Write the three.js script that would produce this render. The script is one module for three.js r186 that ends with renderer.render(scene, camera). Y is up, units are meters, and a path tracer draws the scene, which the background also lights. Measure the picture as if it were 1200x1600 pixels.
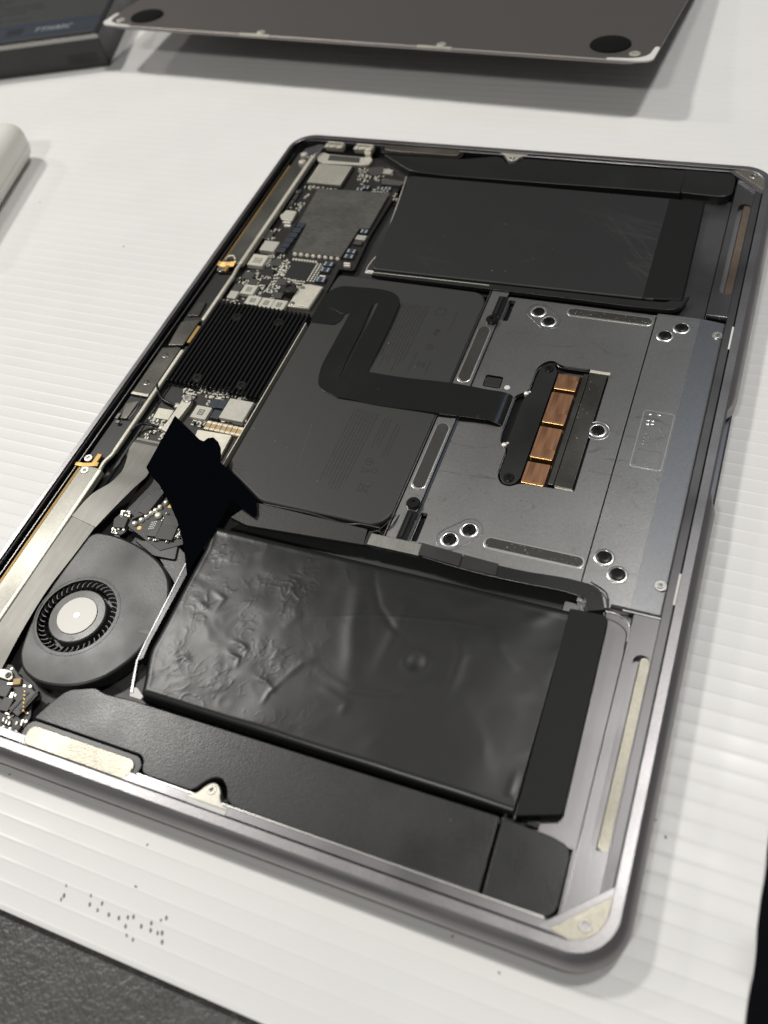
import * as THREE from 'three';
import { RoundedBoxGeometry } from 'three/addons/geometries/RoundedBoxGeometry.js';
import { mergeGeometries, mergeVertices, toCreasedNormals } from 'three/addons/utils/BufferGeometryUtils.js';
import { ImprovedNoise } from 'three/addons/math/ImprovedNoise.js';
import { RectAreaLightUniformsLib } from 'three/addons/lights/RectAreaLightUniformsLib.js';

// ---------------------------------------------------------------- camera, lamps, exposure
// Lengths below are millimetres on the open laptop: x from the hinge to the front edge, z from the far side to the near side,
// y = 0 on the rim of the case; the table top lies at y = -TOP. They become metres (table top at world y = 0) in add().
const S = 0.001, TOP = 11;
const scene = new THREE.Scene();
scene.background = new THREE.Color().setRGB(0.095, 0.094, 0.092);
const EYE = new THREE.Vector3(207.995, 221.839, 343.903);
const FWD = new THREE.Vector3(-0.31865846, -0.79422327, -0.51736466), UPV = new THREE.Vector3(-0.20163085, 0.59012367, -0.78172825), RGT = new THREE.Vector3(0.9261759, -0.14478764, -0.34818781);
const FOCAL = 1382.5;
const camera = new THREE.PerspectiveCamera(2 * Math.atan(800 / FOCAL) * 180 / Math.PI, 0.75, 0.02, 20);
camera.position.set(EYE.x * S, (EYE.y + TOP) * S, EYE.z * S);
camera.quaternion.setFromRotationMatrix(new THREE.Matrix4().makeBasis(RGT, UPV, FWD.clone().negate()));
camera.focus = 0.30;
camera.userData.fStop = 10.5;
camera.updateMatrixWorld();

const renderer = new THREE.WebGLRenderer({ antialias: true });
renderer.setSize(768, 1024);
renderer.toneMapping = THREE.LinearToneMapping;
renderer.toneMappingExposure = 0.93;
renderer.shadowMap.enabled = true;
RectAreaLightUniformsLib.init();

const origins = new WeakMap();
function thing(name, label, category, [x, y, z] = [0, -TOP, 0], group) {
  const o = new THREE.Group(); o.name = name; scene.add(o);
  o.position.set(x * S, (y + TOP) * S, z * S); o.userData = { label, category };
  if (group) o.userData.group = group;
  origins.set(o, [x, y, z]);
  return o;
}
// a part: geometry in millimetres on the laptop's axes
function add(name, g, m, parent, extra) {
  const [x, y, z] = origins.get(parent) || [0, -TOP, 0];
  g.translate(-x, -y, -z); g.scale(S, S, S);
  const o = new THREE.Mesh(g, m); o.name = name; o.castShadow = o.receiveShadow = true;
  (parent || scene).add(o); origins.set(o, [x, y, z]);
  if (extra) Object.assign(o.userData, extra);
  return o;
}
function share(name, g, m, parent, x, y, z, turn = 0) {      // an alike piece: shared geometry (already in metres about its own base)
  const [ox, oy, oz] = origins.get(parent);
  const o = new THREE.Mesh(g, m); o.name = name; o.castShadow = o.receiveShadow = true;
  o.position.set((x - ox) * S, (y - oy) * S, (z - oz) * S); o.rotation.y = turn; parent.add(o); origins.set(o, [ox, oy, oz]);
  return o;
}
const metres = g => g.scale(S, S, S);

// lamps of the workshop ceiling, well above the bench, and one added fill
function lamp(name, label, x, y, z, w, d, rgb, power) {
  const o = thing(name, label, 'ceiling light', [x, y, z], 'ceiling lights above the bench');
  const c = new THREE.Color().setRGB(...rgb);
  add('housing', new RoundedBoxGeometry(w + 40, 60, d + 40, 2, 8).translate(x, y + 36, z), new THREE.MeshStandardMaterial({ color: 0xdddddd, roughness: 0.6 }), o);
  add('diffuser', new THREE.BoxGeometry(w, 4, d).translate(x, y + 3.5, z), new THREE.MeshStandardMaterial({ color: 0xffffff, emissive: c, emissiveIntensity: 1.5, roughness: 0.8 }), o);
  const l = new THREE.RectAreaLight(c, power, w * S, d * S);
  l.position.set(0, -0.002, 0); l.rotation.x = -Math.PI / 2; o.add(l);
  return o;
}
lamp('ceiling_light', 'square white ceiling light panel above the front edge of the laptop', 480, 1690, -300, 190, 190, [1, 0.984, 0.945], 102);
lamp('ceiling_light_001', 'square white ceiling light panel above the hinge side of the laptop', -1120, 1690, -300, 200, 200, [1, 0.98, 0.935], 178);
lamp('ceiling_light_002', 'square white ceiling light panel farthest from the laptop', -2400, 1690, -300, 240, 240, [1, 0.98, 0.935], 90);
lamp('ceiling_light_003', 'bluish daylight ceiling light panel beyond the loose back cover', 700, 1690, -1250, 420, 420, [0.55, 0.74, 1], 0.8);
lamp('ceiling_light_004', 'added square white light panel beyond the near edge of the sheet that lightens the shadow under the cover', -200, 1690, 1500, 240, 240, [1, 0.984, 0.945], 85);  // added fill lamp, lightens the shadow under the cover and the near wall

// ---------------------------------------------------------------- tools
let seed = 7; const rnd = () => (seed = (seed * 16807) % 2147483647) / 2147483647;
const rr = (a, b) => a + (b - a) * rnd();
const noise = new ImprovedNoise();
const lerp = (a, b, t) => a + (b - a) * t, clamp = (v, a = 0, b = 1) => Math.min(b, Math.max(a, v)), smooth = (a, b, v) => { const t = clamp((v - a) / (b - a)); return t * t * (3 - 2 * t); };
// a photo pixel (1200 x 1600) on the plane y = h: [x, z] in millimetres
function at(u, v, h) {
  const r = FWD.clone().multiplyScalar(FOCAL).addScaledVector(RGT, u - 600).addScaledVector(UPV, -(v - 800));
  const t = (h - EYE.y) / r.y; return [EYE.x + t * r.x, EYE.z + t * r.z];
}
const atZ = (ox, oy, s, h, pts) => pts.map(([a, b]) => at(ox + a / s, oy + b / s, h));
// closed polygon with rounded corners -> Shape (x, -z)
function poly(pts, r = 0, Kind = THREE.Shape) {
  const sh = new Kind(), n = pts.length;
  if (!r) { pts.forEach(([x, z], i) => i ? sh.lineTo(x, -z) : sh.moveTo(x, -z)); sh.closePath(); return sh; }
  for (let i = 0; i < n; i++) {
    const p = pts[(i + n - 1) % n], c = pts[i], q = pts[(i + 1) % n], rad = c[2] ?? r;
    const la = Math.hypot(p[0] - c[0], p[1] - c[1]), lb = Math.hypot(q[0] - c[0], q[1] - c[1]), k = Math.min(rad, la * 0.48, lb * 0.48);
    const a = [c[0] + (p[0] - c[0]) / la * k, c[1] + (p[1] - c[1]) / la * k], b = [c[0] + (q[0] - c[0]) / lb * k, c[1] + (q[1] - c[1]) / lb * k];
    i ? sh.lineTo(a[0], -a[1]) : sh.moveTo(a[0], -a[1]);
    sh.bezierCurveTo(lerp(a[0], c[0], 0.55), -lerp(a[1], c[1], 0.55), lerp(b[0], c[0], 0.55), -lerp(b[1], c[1], 0.55), b[0], -b[1]);
  }
  sh.closePath(); return sh;
}
const rect = (x0, z0, x1, z1, r = 0, Kind) => poly([[x0, z0], [x1, z0], [x1, z1], [x0, z1]], r, Kind);
const circle = (x, z, r, n = 48) => Array.from({ length: n }, (_, i) => [x + r * Math.cos(i / n * Math.PI * 2), z + r * Math.sin(i / n * Math.PI * 2)]);
const disc = (x, z, r, Kind) => poly(circle(x, z, r), 0, Kind);
function ext(shape, y0, y1, bevel = 0, seg = 2, curve = 8) {
  const g = new THREE.ExtrudeGeometry(shape, { depth: Math.max(1e-3, y1 - y0 - 2 * bevel), bevelEnabled: bevel > 0, bevelThickness: bevel, bevelSize: bevel, bevelOffset: -bevel, bevelSegments: seg, curveSegments: curve });
  g.translate(0, 0, y0 + bevel); g.rotateX(-Math.PI / 2);
  const q = bevel > 0 ? toCreasedNormals(g, 0.7) : g;
  if (bevel > 0) { // keep the broad faces flat
    const p = q.attributes.position, nn = q.attributes.normal, hi = y1 - 1e-3, lo = y0 + 1e-3;
    for (let i = 0; i < p.count; i += 3) { const ys = [0, 1, 2].map(k => p.getY(i + k)); const d = ys.every(v => v > hi) ? 1 : ys.every(v => v < lo) ? -1 : 0; if (d) for (let k = 0; k < 3; k++) nn.setXYZ(i + k, 0, d, 0); }
  }
  return boxUV(q);
}
function boxUV(g0) {                                   // texture coordinates in metres from the dominant axis of each face
  const g = g0.index ? g0.toNonIndexed() : g0, p = g.attributes.position, uv = new Float32Array(p.count * 2), a = new THREE.Vector3(), b = new THREE.Vector3(), c = new THREE.Vector3();
  for (let i = 0; i < p.count; i += 3) {
    a.fromBufferAttribute(p, i); b.fromBufferAttribute(p, i + 1); c.fromBufferAttribute(p, i + 2);
    const n = b.clone().sub(a).cross(c.clone().sub(a)), x = Math.abs(n.x), y = Math.abs(n.y), z = Math.abs(n.z);
    [a, b, c].forEach((v, k) => { const q = y >= x && y >= z ? [v.x, v.z] : x >= z ? [v.z, v.y] : [v.x, v.y]; uv[(i + k) * 2] = q[0] * S; uv[(i + k) * 2 + 1] = q[1] * S; });
  }
  g.setAttribute('uv', new THREE.BufferAttribute(uv, 2)); return g;
}
const box = (x0, x1, y0, y1, z0, z1, r = 0) => boxUV((r ? new RoundedBoxGeometry(x1 - x0, y1 - y0, z1 - z0, 2, r) : new THREE.BoxGeometry(x1 - x0, y1 - y0, z1 - z0)).translate((x0 + x1) / 2, (y0 + y1) / 2, (z0 + z1) / 2));
const cyl = (x, z, y0, y1, r, r2 = r, seg = 28) => boxUV(new THREE.CylinderGeometry(r2, r, y1 - y0, seg).translate(x, (y0 + y1) / 2, z));
const lathe = (x, z, pts, seg = 36) => boxUV(toCreasedNormals(new THREE.LatheGeometry(pts.map(([r, y]) => new THREE.Vector2(r, y)), seg), 0.6).translate(x, 0, z));
const merge = list => mergeGeometries(list.map(g => { const q = g.index ? g.toNonIndexed() : g; for (const k of Object.keys(q.attributes)) if (!['position', 'normal', 'uv'].includes(k)) q.deleteAttribute(k); return q; }));
const tube = (pts, r, seg = 40) => boxUV(new THREE.TubeGeometry(new THREE.CatmullRomCurve3(pts.map(p => new THREE.Vector3(...p))), seg, r, 8, false));
// rings of equal length lofted into a skin
function loft(rings, closed = true) {
  const n = rings[0].length, pos = [], idx = [];
  rings.forEach(r => r.forEach(p => pos.push(...p)));
  for (let k = 0; k + 1 < rings.length; k++) for (let i = 0; i < (closed ? n : n - 1); i++) {
    const a = k * n + i, b = k * n + (i + 1) % n, c = a + n, d = b + n; idx.push(a, b, c, b, d, c);
  }
  const g = new THREE.BufferGeometry(); g.setAttribute('position', new THREE.Float32BufferAttribute(pos, 3)); g.setIndex(idx);
  return boxUV(toCreasedNormals(g, 0.5));
}
function rrRing(x0, z0, x1, z1, r, y, seg = 14, notch = 0) {
  const out = [];
  for (const [cx, cz, a0] of [[x1 - r, z1 - r, 0], [x0 + r, z1 - r, 90], [x0 + r, z0 + r, 180], [x1 - r, z0 + r, 270]])
    for (let i = 0; i <= seg; i++) { const a = (a0 + 90 * i / seg) * Math.PI / 180; out.push([cx + r * Math.cos(a), y, cz + r * Math.sin(a)]); }
  for (let i = 1; i < 60; i++) { const z = lerp(z0 + r, z1 - r, i / 60); out.push([x1 - notch * smooth(0, 5, 21 - Math.abs(z - 149)), y, z]); }
  return out.reverse();
}
// a ribbon: pairs of [x,y,z] left and right, given a thickness
function ribbon(pairs, t = 0.2, across = 6) {
  const top = pairs.map(([a, b]) => Array.from({ length: across + 1 }, (_, i) => [0, 1, 2].map(k => lerp(a[k], b[k], i / across))));
  const sec = top.map(row => [...row, ...row.slice().reverse().map(p => [p[0], p[1] - t, p[2]])]);
  const g = loft(sec); const caps = [sec[0], sec[sec.length - 1]].map(r => loft([r.slice(0, across + 1), r.slice(across + 1).reverse()], false));
  return merge([g, ...caps]);
}
function curvePairs(L, R, n = 40) {
  const a = new THREE.CatmullRomCurve3(L.map(p => new THREE.Vector3(...p)), false, 'centripetal'), b = new THREE.CatmullRomCurve3(R.map(p => new THREE.Vector3(...p)), false, 'centripetal');
  return Array.from({ length: n + 1 }, (_, i) => [a.getPoint(i / n).toArray(), b.getPoint(i / n).toArray()]);
}

// ---------------------------------------------------------------- textures and materials
function hash(x, y, s) { let h = (x * 374761393 + y * 668265263 + s * 974711) | 0; h = Math.imul(h ^ (h >>> 13), 1274126177); return ((h ^ (h >>> 16)) >>> 0) / 4294967295; }
function vnoise(x, y, per, s) {                        // value noise that tiles after `per` cells
  const xi = Math.floor(x), yi = Math.floor(y), fx = x - xi, fy = y - yi, u = fx * fx * (3 - 2 * fx), v = fy * fy * (3 - 2 * fy), w = q => ((q % per) + per) % per;
  return lerp(lerp(hash(w(xi), w(yi), s), hash(w(xi + 1), w(yi), s), u), lerp(hash(w(xi), w(yi + 1), s), hash(w(xi + 1), w(yi + 1), s), u), v);
}
function tex(n, tile, f, srgb = false) {               // n pixels, repeating every `tile` metres
  const d = new Uint8Array(n * n * 4);
  for (let y = 0; y < n; y++) for (let x = 0; x < n; x++) {
    const v = f(x / n, y / n); const [r, g, b] = Array.isArray(v) ? v : [v, v, v], i = (y * n + x) * 4;
    d[i] = clamp(r) * 255; d[i + 1] = clamp(g) * 255; d[i + 2] = clamp(b) * 255; d[i + 3] = 255;
  }
  const t = new THREE.DataTexture(d, n, n); t.wrapS = t.wrapT = THREE.RepeatWrapping; t.magFilter = THREE.LinearFilter; t.minFilter = THREE.LinearMipmapLinearFilter; t.generateMipmaps = true;
  t.repeat.set(1 / tile, 1 / tile); if (srgb) t.colorSpace = THREE.SRGBColorSpace; t.needsUpdate = true; return t;
}
const fbm = (x, y, per, s, o = 4) => { let a = 0.5, v = 0, k = 1; for (let i = 0; i < o; i++) { v += a * vnoise(x * per * k, y * per * k, per * k, s + i); a *= 0.5; k *= 2; } return v / (1 - Math.pow(0.5, o)); };
const grainT = tex(512, 0.035, (x, y) => 0.5 * vnoise(x * 220, y * 220, 220, 3) + 0.5 * vnoise(x * 110, y * 110, 110, 9));
const smudgeT = tex(512, 0.11, (x, y) => clamp(0.72 + 0.55 * (fbm(x, y, 5, 21, 5) - 0.5)));
const speckT = tex(512, 0.05, (x, y) => { const v = vnoise(x * 128, y * 128, 128, 5), w = fbm(x, y, 8, 33); return clamp(0.68 + 0.28 * (v - 0.5) + 0.35 * (w - 0.5)); });
const fineT = tex(512, 0.04, (x, y) => clamp(0.86 + 0.13 * (vnoise(x * 200, y * 200, 200, 61) - 0.5) + 0.10 * (vnoise(x * 90, y * 90, 90, 62) - 0.5) + 0.06 * (fbm(x, y, 5, 64) - 0.5)));
const touchT = tex(512, 0.16, (x, y) => clamp(0.9 + 0.22 * (fbm(x, y, 4, 91, 5) - 0.5) - (Math.abs(vnoise(x * 7 + y * 2, y * 40, 40, 93) - 0.5) < 0.006 ? 0.12 : 0)));
const mottleT = tex(512, 0.09, (x, y) => clamp(0.82 + 0.5 * (fbm(x, y, 4, 55, 5) - 0.5) + 0.12 * (vnoise(x * 160, y * 160, 160, 8) - 0.5)));
const leatherT = tex(512, 0.03, (x, y) => { const a = Math.abs(fbm(x, y, 20, 71, 3) - 0.5) * 3, b = vnoise(x * 64, y * 64, 64, 4); return clamp(0.2 + 0.75 * a + 0.25 * b); });
const brushT = tex(512, 0.016, (x, y) => clamp(0.75 + 0.22 * (vnoise(x * 90, y * 2, 90, 15) - 0.5) + 0.5 * (vnoise(x * 14, y * 2, 14, 16) - 0.5)));
const lineT = tex(512, 0.03, (x, y) => clamp(0.82 + 0.14 * (vnoise(x * 60, y * 4, 60, 81) - 0.5) + 0.2 * (fbm(x, y, 4, 83) - 0.5) - (vnoise(x * 24, 0.5, 24, 85) > 0.86 ? 0.14 : 0)));
const graphT = tex(512, 0.05, (x, y) => clamp(0.75 + 0.4 * (vnoise(x * 30, y * 160, 160, 41) - 0.5) + 0.5 * (fbm(x, y, 6, 43) - 0.5)));
function M(rgb, roughness, metalness = 0, o = {}) {
  const m = new (o.clearcoat || o.sheen || o.ior || o.anisotropy ? THREE.MeshPhysicalMaterial : THREE.MeshStandardMaterial)({ roughness, metalness, ...o });
  m.color.setRGB(...(Array.isArray(rgb) ? rgb : [rgb, rgb, rgb])); return m;
}
const grain = (b = 2e-5) => ({ bumpMap: grainT, bumpScale: b * 0.7, roughnessMap: smudgeT });
const mat = {
  alu: M([0.215, 0.208, 0.213], 0.46, 1, grain(1.6e-5)),
  aluSide: M([0.30, 0.289, 0.297], 0.55, 0.8, grain(0.6e-5)),
  rim: M([0.36, 0.348, 0.355], 0.48, 0.95, { ...grain(1.6e-5), map: fineT }),
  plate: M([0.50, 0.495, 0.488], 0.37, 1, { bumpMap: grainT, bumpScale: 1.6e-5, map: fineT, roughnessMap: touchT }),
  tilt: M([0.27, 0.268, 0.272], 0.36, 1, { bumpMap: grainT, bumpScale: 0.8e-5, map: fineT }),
  cutEdge: M([0.85, 0.84, 0.8], 0.3, 1),  // bright metal, also stands in for edge highlights
  floorIn: M(0.03, 0.6, 0.0, grain(2e-5)),
  black: M(0.012, 0.5, 0, grain(1e-5)),
  blackGloss: M(0.008, 0.28),
  speaker: M(0.030, 0.47, 0, { ...grain(3.5e-5), map: speckT }),
  speakerCap: M(0.014, 0.45, 0, grain(2e-5)),
  rail: M(0.02, 0.38, 0, grain(1e-5)),
  tape: M([0.035, 0.033, 0.030], 0.55, 0, { map: mottleT, ...grain(4e-5) }),
  cell: M(0.017, 0.42, 0, { bumpMap: grainT, bumpScale: 6e-6, roughnessMap: smudgeT }),
  pouch: M([0.012, 0.012, 0.0116], 0.335, 0, { bumpMap: grainT, bumpScale: 3e-6 }),
  stripe: M(0.005, 0.55, 0, { ior: 1.35 }),
  cable: M(0.014, 0.27, 0, { roughnessMap: smudgeT }),
  film: M([0.0012, 0.0016, 0.003], 0.8, 0, { ior: 1.08 }),
  pcb: M([0.026, 0.022, 0.019], 0.42, 0, { map: speckT }),
  pcbEdge: M([0.10, 0.075, 0.04], 0.5),
  fan: M([0.022, 0.0216, 0.020], 0.52, 0, grain(2.2e-5)),
  blade: M(0.07, 0.4),
  hubGrey: M([0.055, 0.054, 0.051], 0.5, 0, grain(3e-5)),
  steel: M([0.24, 0.232, 0.205], 0.5, 0.9, { map: mottleT, roughnessMap: smudgeT }),
  steelDark: M([0.26, 0.25, 0.225], 0.4, 1, { map: mottleT, ...grain(2e-5) }),
  nickel: M([0.86, 0.815, 0.69], 0.46, 0.55, { map: mottleT }),
  tin: M([0.80, 0.765, 0.66], 0.46, 0.55, { map: mottleT }),
  foil: M([0.36, 0.355, 0.33], 0.42, 0.9, { map: lineT }),
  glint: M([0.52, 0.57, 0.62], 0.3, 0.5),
  solder: M([0.90, 0.87, 0.76], 0.3, 0.35),
  magnet: M([0.44, 0.415, 0.345], 0.54, 0.9, { map: mottleT, ...grain(6e-5) }),
  gold: M([0.46, 0.30, 0.11], 0.45, 0.9),
  brass: M([0.34, 0.22, 0.08], 0.5, 0.8, { map: mottleT }),
  copper: M([0.60, 0.315, 0.18], 0.38, 0.95, { map: brushT, bumpMap: brushT, bumpScale: 1e-5 }),
  copperFold: M([0.90, 0.56, 0.22], 0.28, 1),
  flex: M([0.26, 0.25, 0.225], 0.42, 0.35, { map: lineT }),
  graphite: M([0.105, 0.10, 0.088], 0.62, 0.2, { map: graphT, bumpMap: graphT, bumpScale: 2e-5 }),
  chipBlue: M([0.045, 0.052, 0.064], 0.3),
  chip: M([0.020, 0.020, 0.019], 0.4),
  chipGrey: M([0.055, 0.052, 0.047], 0.5),
  inductor: M([0.62, 0.60, 0.53], 0.5, 0.25, { map: mottleT }),
  tan: M([0.52, 0.36, 0.16], 0.5),
  white: M([0.72, 0.71, 0.68], 0.5),
  pad: M([0.040, 0.038, 0.032], 0.65, 0, { map: mottleT, ...grain(6e-5) }),
  screw: M(0.02, 0.32, 0.6),
  screwSteel: M([0.6, 0.58, 0.53], 0.3, 1),
  sheet: M([0.825, 0.816, 0.798], 0.56, 0, { roughnessMap: smudgeT, bumpMap: mottleT, bumpScale: 4e-5 }),
  mat: M([0.105, 0.103, 0.097], 0.4, 0, { bumpMap: leatherT, bumpScale: 2.0e-4, map: speckT }),
  bench: M([0.10, 0.09, 0.08], 0.6),
  floor: M([0.008, 0.009, 0.014], 0.9, 0, { map: speckT }),
  cover: M([0.31, 0.282, 0.268], 0.46, 1, { bumpMap: grainT, bumpScale: 0.8e-5 }),
  rubber: M(0.004, 0.85, 0, { ior: 1.25 }),
  plasticWhite: M([0.80, 0.775, 0.72], 0.38),
  boxBlack: M([0.018, 0.018, 0.019], 0.45, 0, grain(2e-5)),
};

// ---------------------------------------------------------------- the bench and the white sheet
const structure = o => { o.userData.kind = 'structure'; return o; };
structure(add('floor', box(-2500, 2500, -900, -870, -2500, 2500), mat.floor));
{
  const b = thing('workbench', 'bench with dark grey grained mat under the white corrugated sheet', 'workbench', [-330, -870, -180]);
  add('top_board', box(-950, 236, -45, -19.2, -800, 900), mat.bench, b);
  add('mat', box(-945, 232, -19, -15.2, -795, 895, 0.8), mat.mat, b);
  for (const [x, z] of [[-900, -750], [180, -750], [-900, 850], [180, 850]]) add('leg', box(x - 25, x + 25, -869.8, -45.2, z - 25, z + 25), mat.bench, b);
}
{
  const t = thing('corrugated_sheet', 'white corrugated plastic sheet with fine flutes under the open laptop', 'plastic sheet', [-330, -15, -180]);
  const x0 = -900, x1 = 242.5, z1 = 340, rows = [], pitch = 5.1;
  for (let k = 0; k < 200; k++) for (const [f, h] of [[0, 0.075], [0.035, 0.06], [0.07, 0.021], [0.13, 0], [0.5, -0.004], [0.87, 0], [0.93, 0.021], [0.965, 0.06]]) {
    const z = 339.2 - pitch * (k + f); if (z > z1) continue; rows.push([z, h]);
  }
  const cols = []; for (let x = x0; x < x1; x += x < -250 ? 40 : 8) cols.push(x); cols.push(x1 - 0.4, x1 + 0.0);
  const ring = rows.map(([z, h], i) => cols.map((x, j) => [x + (j === cols.length - 1 ? 0.5 * noise.noise(z * 0.08, 3.3, 0) : 0), -TOP + h - 0.075 + 0.10 * noise.noise(x * 0.011, z * 0.016, 1.7) * 0.5 - 0.05 + 0.03 * noise.noise(x * 0.05, z * 0.05, 4.2) - (j === cols.length - 1 ? 0.3 : 0), z]));
  ring.unshift(cols.map(x => [x, -14.9, z1 + 0.2]), cols.map(x => [x, -11.5, z1 + 0.25]));
  add('sheet', loft(ring, false), mat.sheet, t);
  add('edge_wall', merge([box(x1 - 0.6, x1 - 0.1, -14.9, -11.5, -680, z1), box(x0, x1 - 0.2, -14.95, -14.85, -680, z1)]), mat.sheet, t);
  // small pressed dots near the edge of the sheet, their shading put in as dark grey
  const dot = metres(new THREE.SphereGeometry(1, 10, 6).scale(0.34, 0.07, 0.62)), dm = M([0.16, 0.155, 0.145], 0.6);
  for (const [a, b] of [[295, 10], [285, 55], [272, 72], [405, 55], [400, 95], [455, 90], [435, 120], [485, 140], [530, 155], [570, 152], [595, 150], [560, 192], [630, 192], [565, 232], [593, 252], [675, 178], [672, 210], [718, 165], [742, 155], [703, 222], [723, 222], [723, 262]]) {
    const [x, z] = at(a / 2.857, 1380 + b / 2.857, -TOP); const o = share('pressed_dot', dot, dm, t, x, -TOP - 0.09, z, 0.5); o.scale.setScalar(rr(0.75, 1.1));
  }
  const fleck = metres(new THREE.SphereGeometry(1, 8, 5).scale(0.5, 0.12, 0.28));
  for (const [u, v] of [[62, 316], [193, 385], [1040, 1308], [1023, 1280], [707, 1463], [780, 1520], [15, 1210], [230, 1320], [212, 1385]]) {
    const [x, z] = at(u, v, -TOP); const o = share('dirt_fleck', fleck, dm, t, x, -TOP - 0.04, z, rr(0, 3)); o.scale.setScalar(rr(0.6, 1.2));
  }
}

// ---------------------------------------------------------------- the open laptop
const LAP = thing('laptop', 'upside down open laptop with its bottom removed, batteries, fan and boards showing', 'laptop', [106, -TOP, 152]);
const W = 212.4, D = 304.1;
{ // case: lid underneath, curved outer wall, rim, ledge and inner wall as one skin
  // [hinge, far, front, near inset, radius, y]
  const R = [
    [1.2, 1.2, 1.2, 1.2, 11, -7.0], [-1.6, -1.6, -2.2, -2.2, 13, -6.9], [-2.0, -2.0, -3.1, -3.0, 13.6, -6.0], [-1.9, -1.9, -3.2, -3.1, 13.6, -4.8], [-1.6, -1.6, -2.8, -2.7, 13.2, -3.2],
    [-1.0, -1.0, -1.8, -1.7, 12.6, -1.5], [-0.5, -0.5, -0.7, -0.7, 11.8, -0.45], [0, 0, 0, 0, 11, 0], [1.5, 2.3, 2.5, 2.35, 9.0, 0.0], [1.6, 2.4, 2.6, 2.45, 9.0, -0.1], [1.65, 2.45, 2.65, 2.5, 8.9, -1.4], [1.8, 2.6, 3.05, 2.95, 8.8, -1.4],
    [1.85, 2.65, 3.1, 3.0, 8.6, -0.6], [1.95, 3.4, 5.3, 5.2, 7.0, -0.68], [1.95, 3.5, 5.5, 5.4, 6.8, -0.8], [2.0, 3.6, 5.55, 5.5, 6.8, -7.2], [60, 60, 60, 60, 3, -7.25], [104, 150, 104, 150, 1, -7.25]];
  const rings = R.map(([h, f, r, n, rad, y], i) => rrRing(h, f, W - r, D - n, rad, y, 14, [0, 2.6, 3.3, 3.2, 2.4, 1.1][i] || 0));
  const caseMesh = add('case', loft(rings.slice(0, 8)), mat.aluSide, LAP);
  add('rim', loft(rings.slice(7, 10)), mat.rim, caseMesh);
  add('rim_groove', loft(rings.slice(9, 13)), mat.blackGloss, caseMesh);
  add('ledge', loft(rings.slice(12, 16)), mat.alu, caseMesh);
  add('inner_floor', loft(rings.slice(15)), mat.floorIn, caseMesh);
  const lid = [[0.5, 0.5, -1.0, -1.0, 12, -7.3], [-1.4, -1.4, -2.0, -2.3, 13, -7.45], [-1.9, -1.9, -2.6, -2.9, 13.6, -8.0], [-1.9, -1.9, -2.6, -2.9, 13.6, -8.7], [-1.2, -1.2, -2.0, -2.2, 13, -10.2], [1, 1, 0.4, 0.4, 11, -10.85], [104, 150, 104, 150, 1, -10.85]];
  add('lid', loft([[104, 150, 104, 150, 1, -7.3], ...lid].map(([h, f, r, n, rad, y]) => rrRing(h, f, W - r, D - n, rad, y))), mat.alu, LAP);
  // highlight along the edge of the near ledge, put in as a bright strip
  add('ledge_highlight', merge([box(84, 196, -0.74, -0.6, 298.45, 298.75)]), mat.cutEdge, caseMesh);
}
function screwGeo(x, z, y, r, h = 0.5) {               // button head with a star recess
  return merge([lathe(x, z, [[r, y], [r, y + h * 0.6], [r * 0.86, y + h], [r * 0.42, y + h], [r * 0.36, y + h * 0.35], [0.001, y + h * 0.35]], 24), ...[0, 1, 2].map(k => box(-r * 0.3, r * 0.3, 0, h * 0.25, -r * 0.07, r * 0.07).rotateY(k * Math.PI / 3).translate(x, y + h * 0.36, z))]);
}
const ring = (x, z, y, r0, r1, h) => lathe(x, z, [[r0, y], [r0 + (r1 - r0) * 0.25, y + h], [r1 - (r1 - r0) * 0.3, y + h], [r1, y]], 36);

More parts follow.
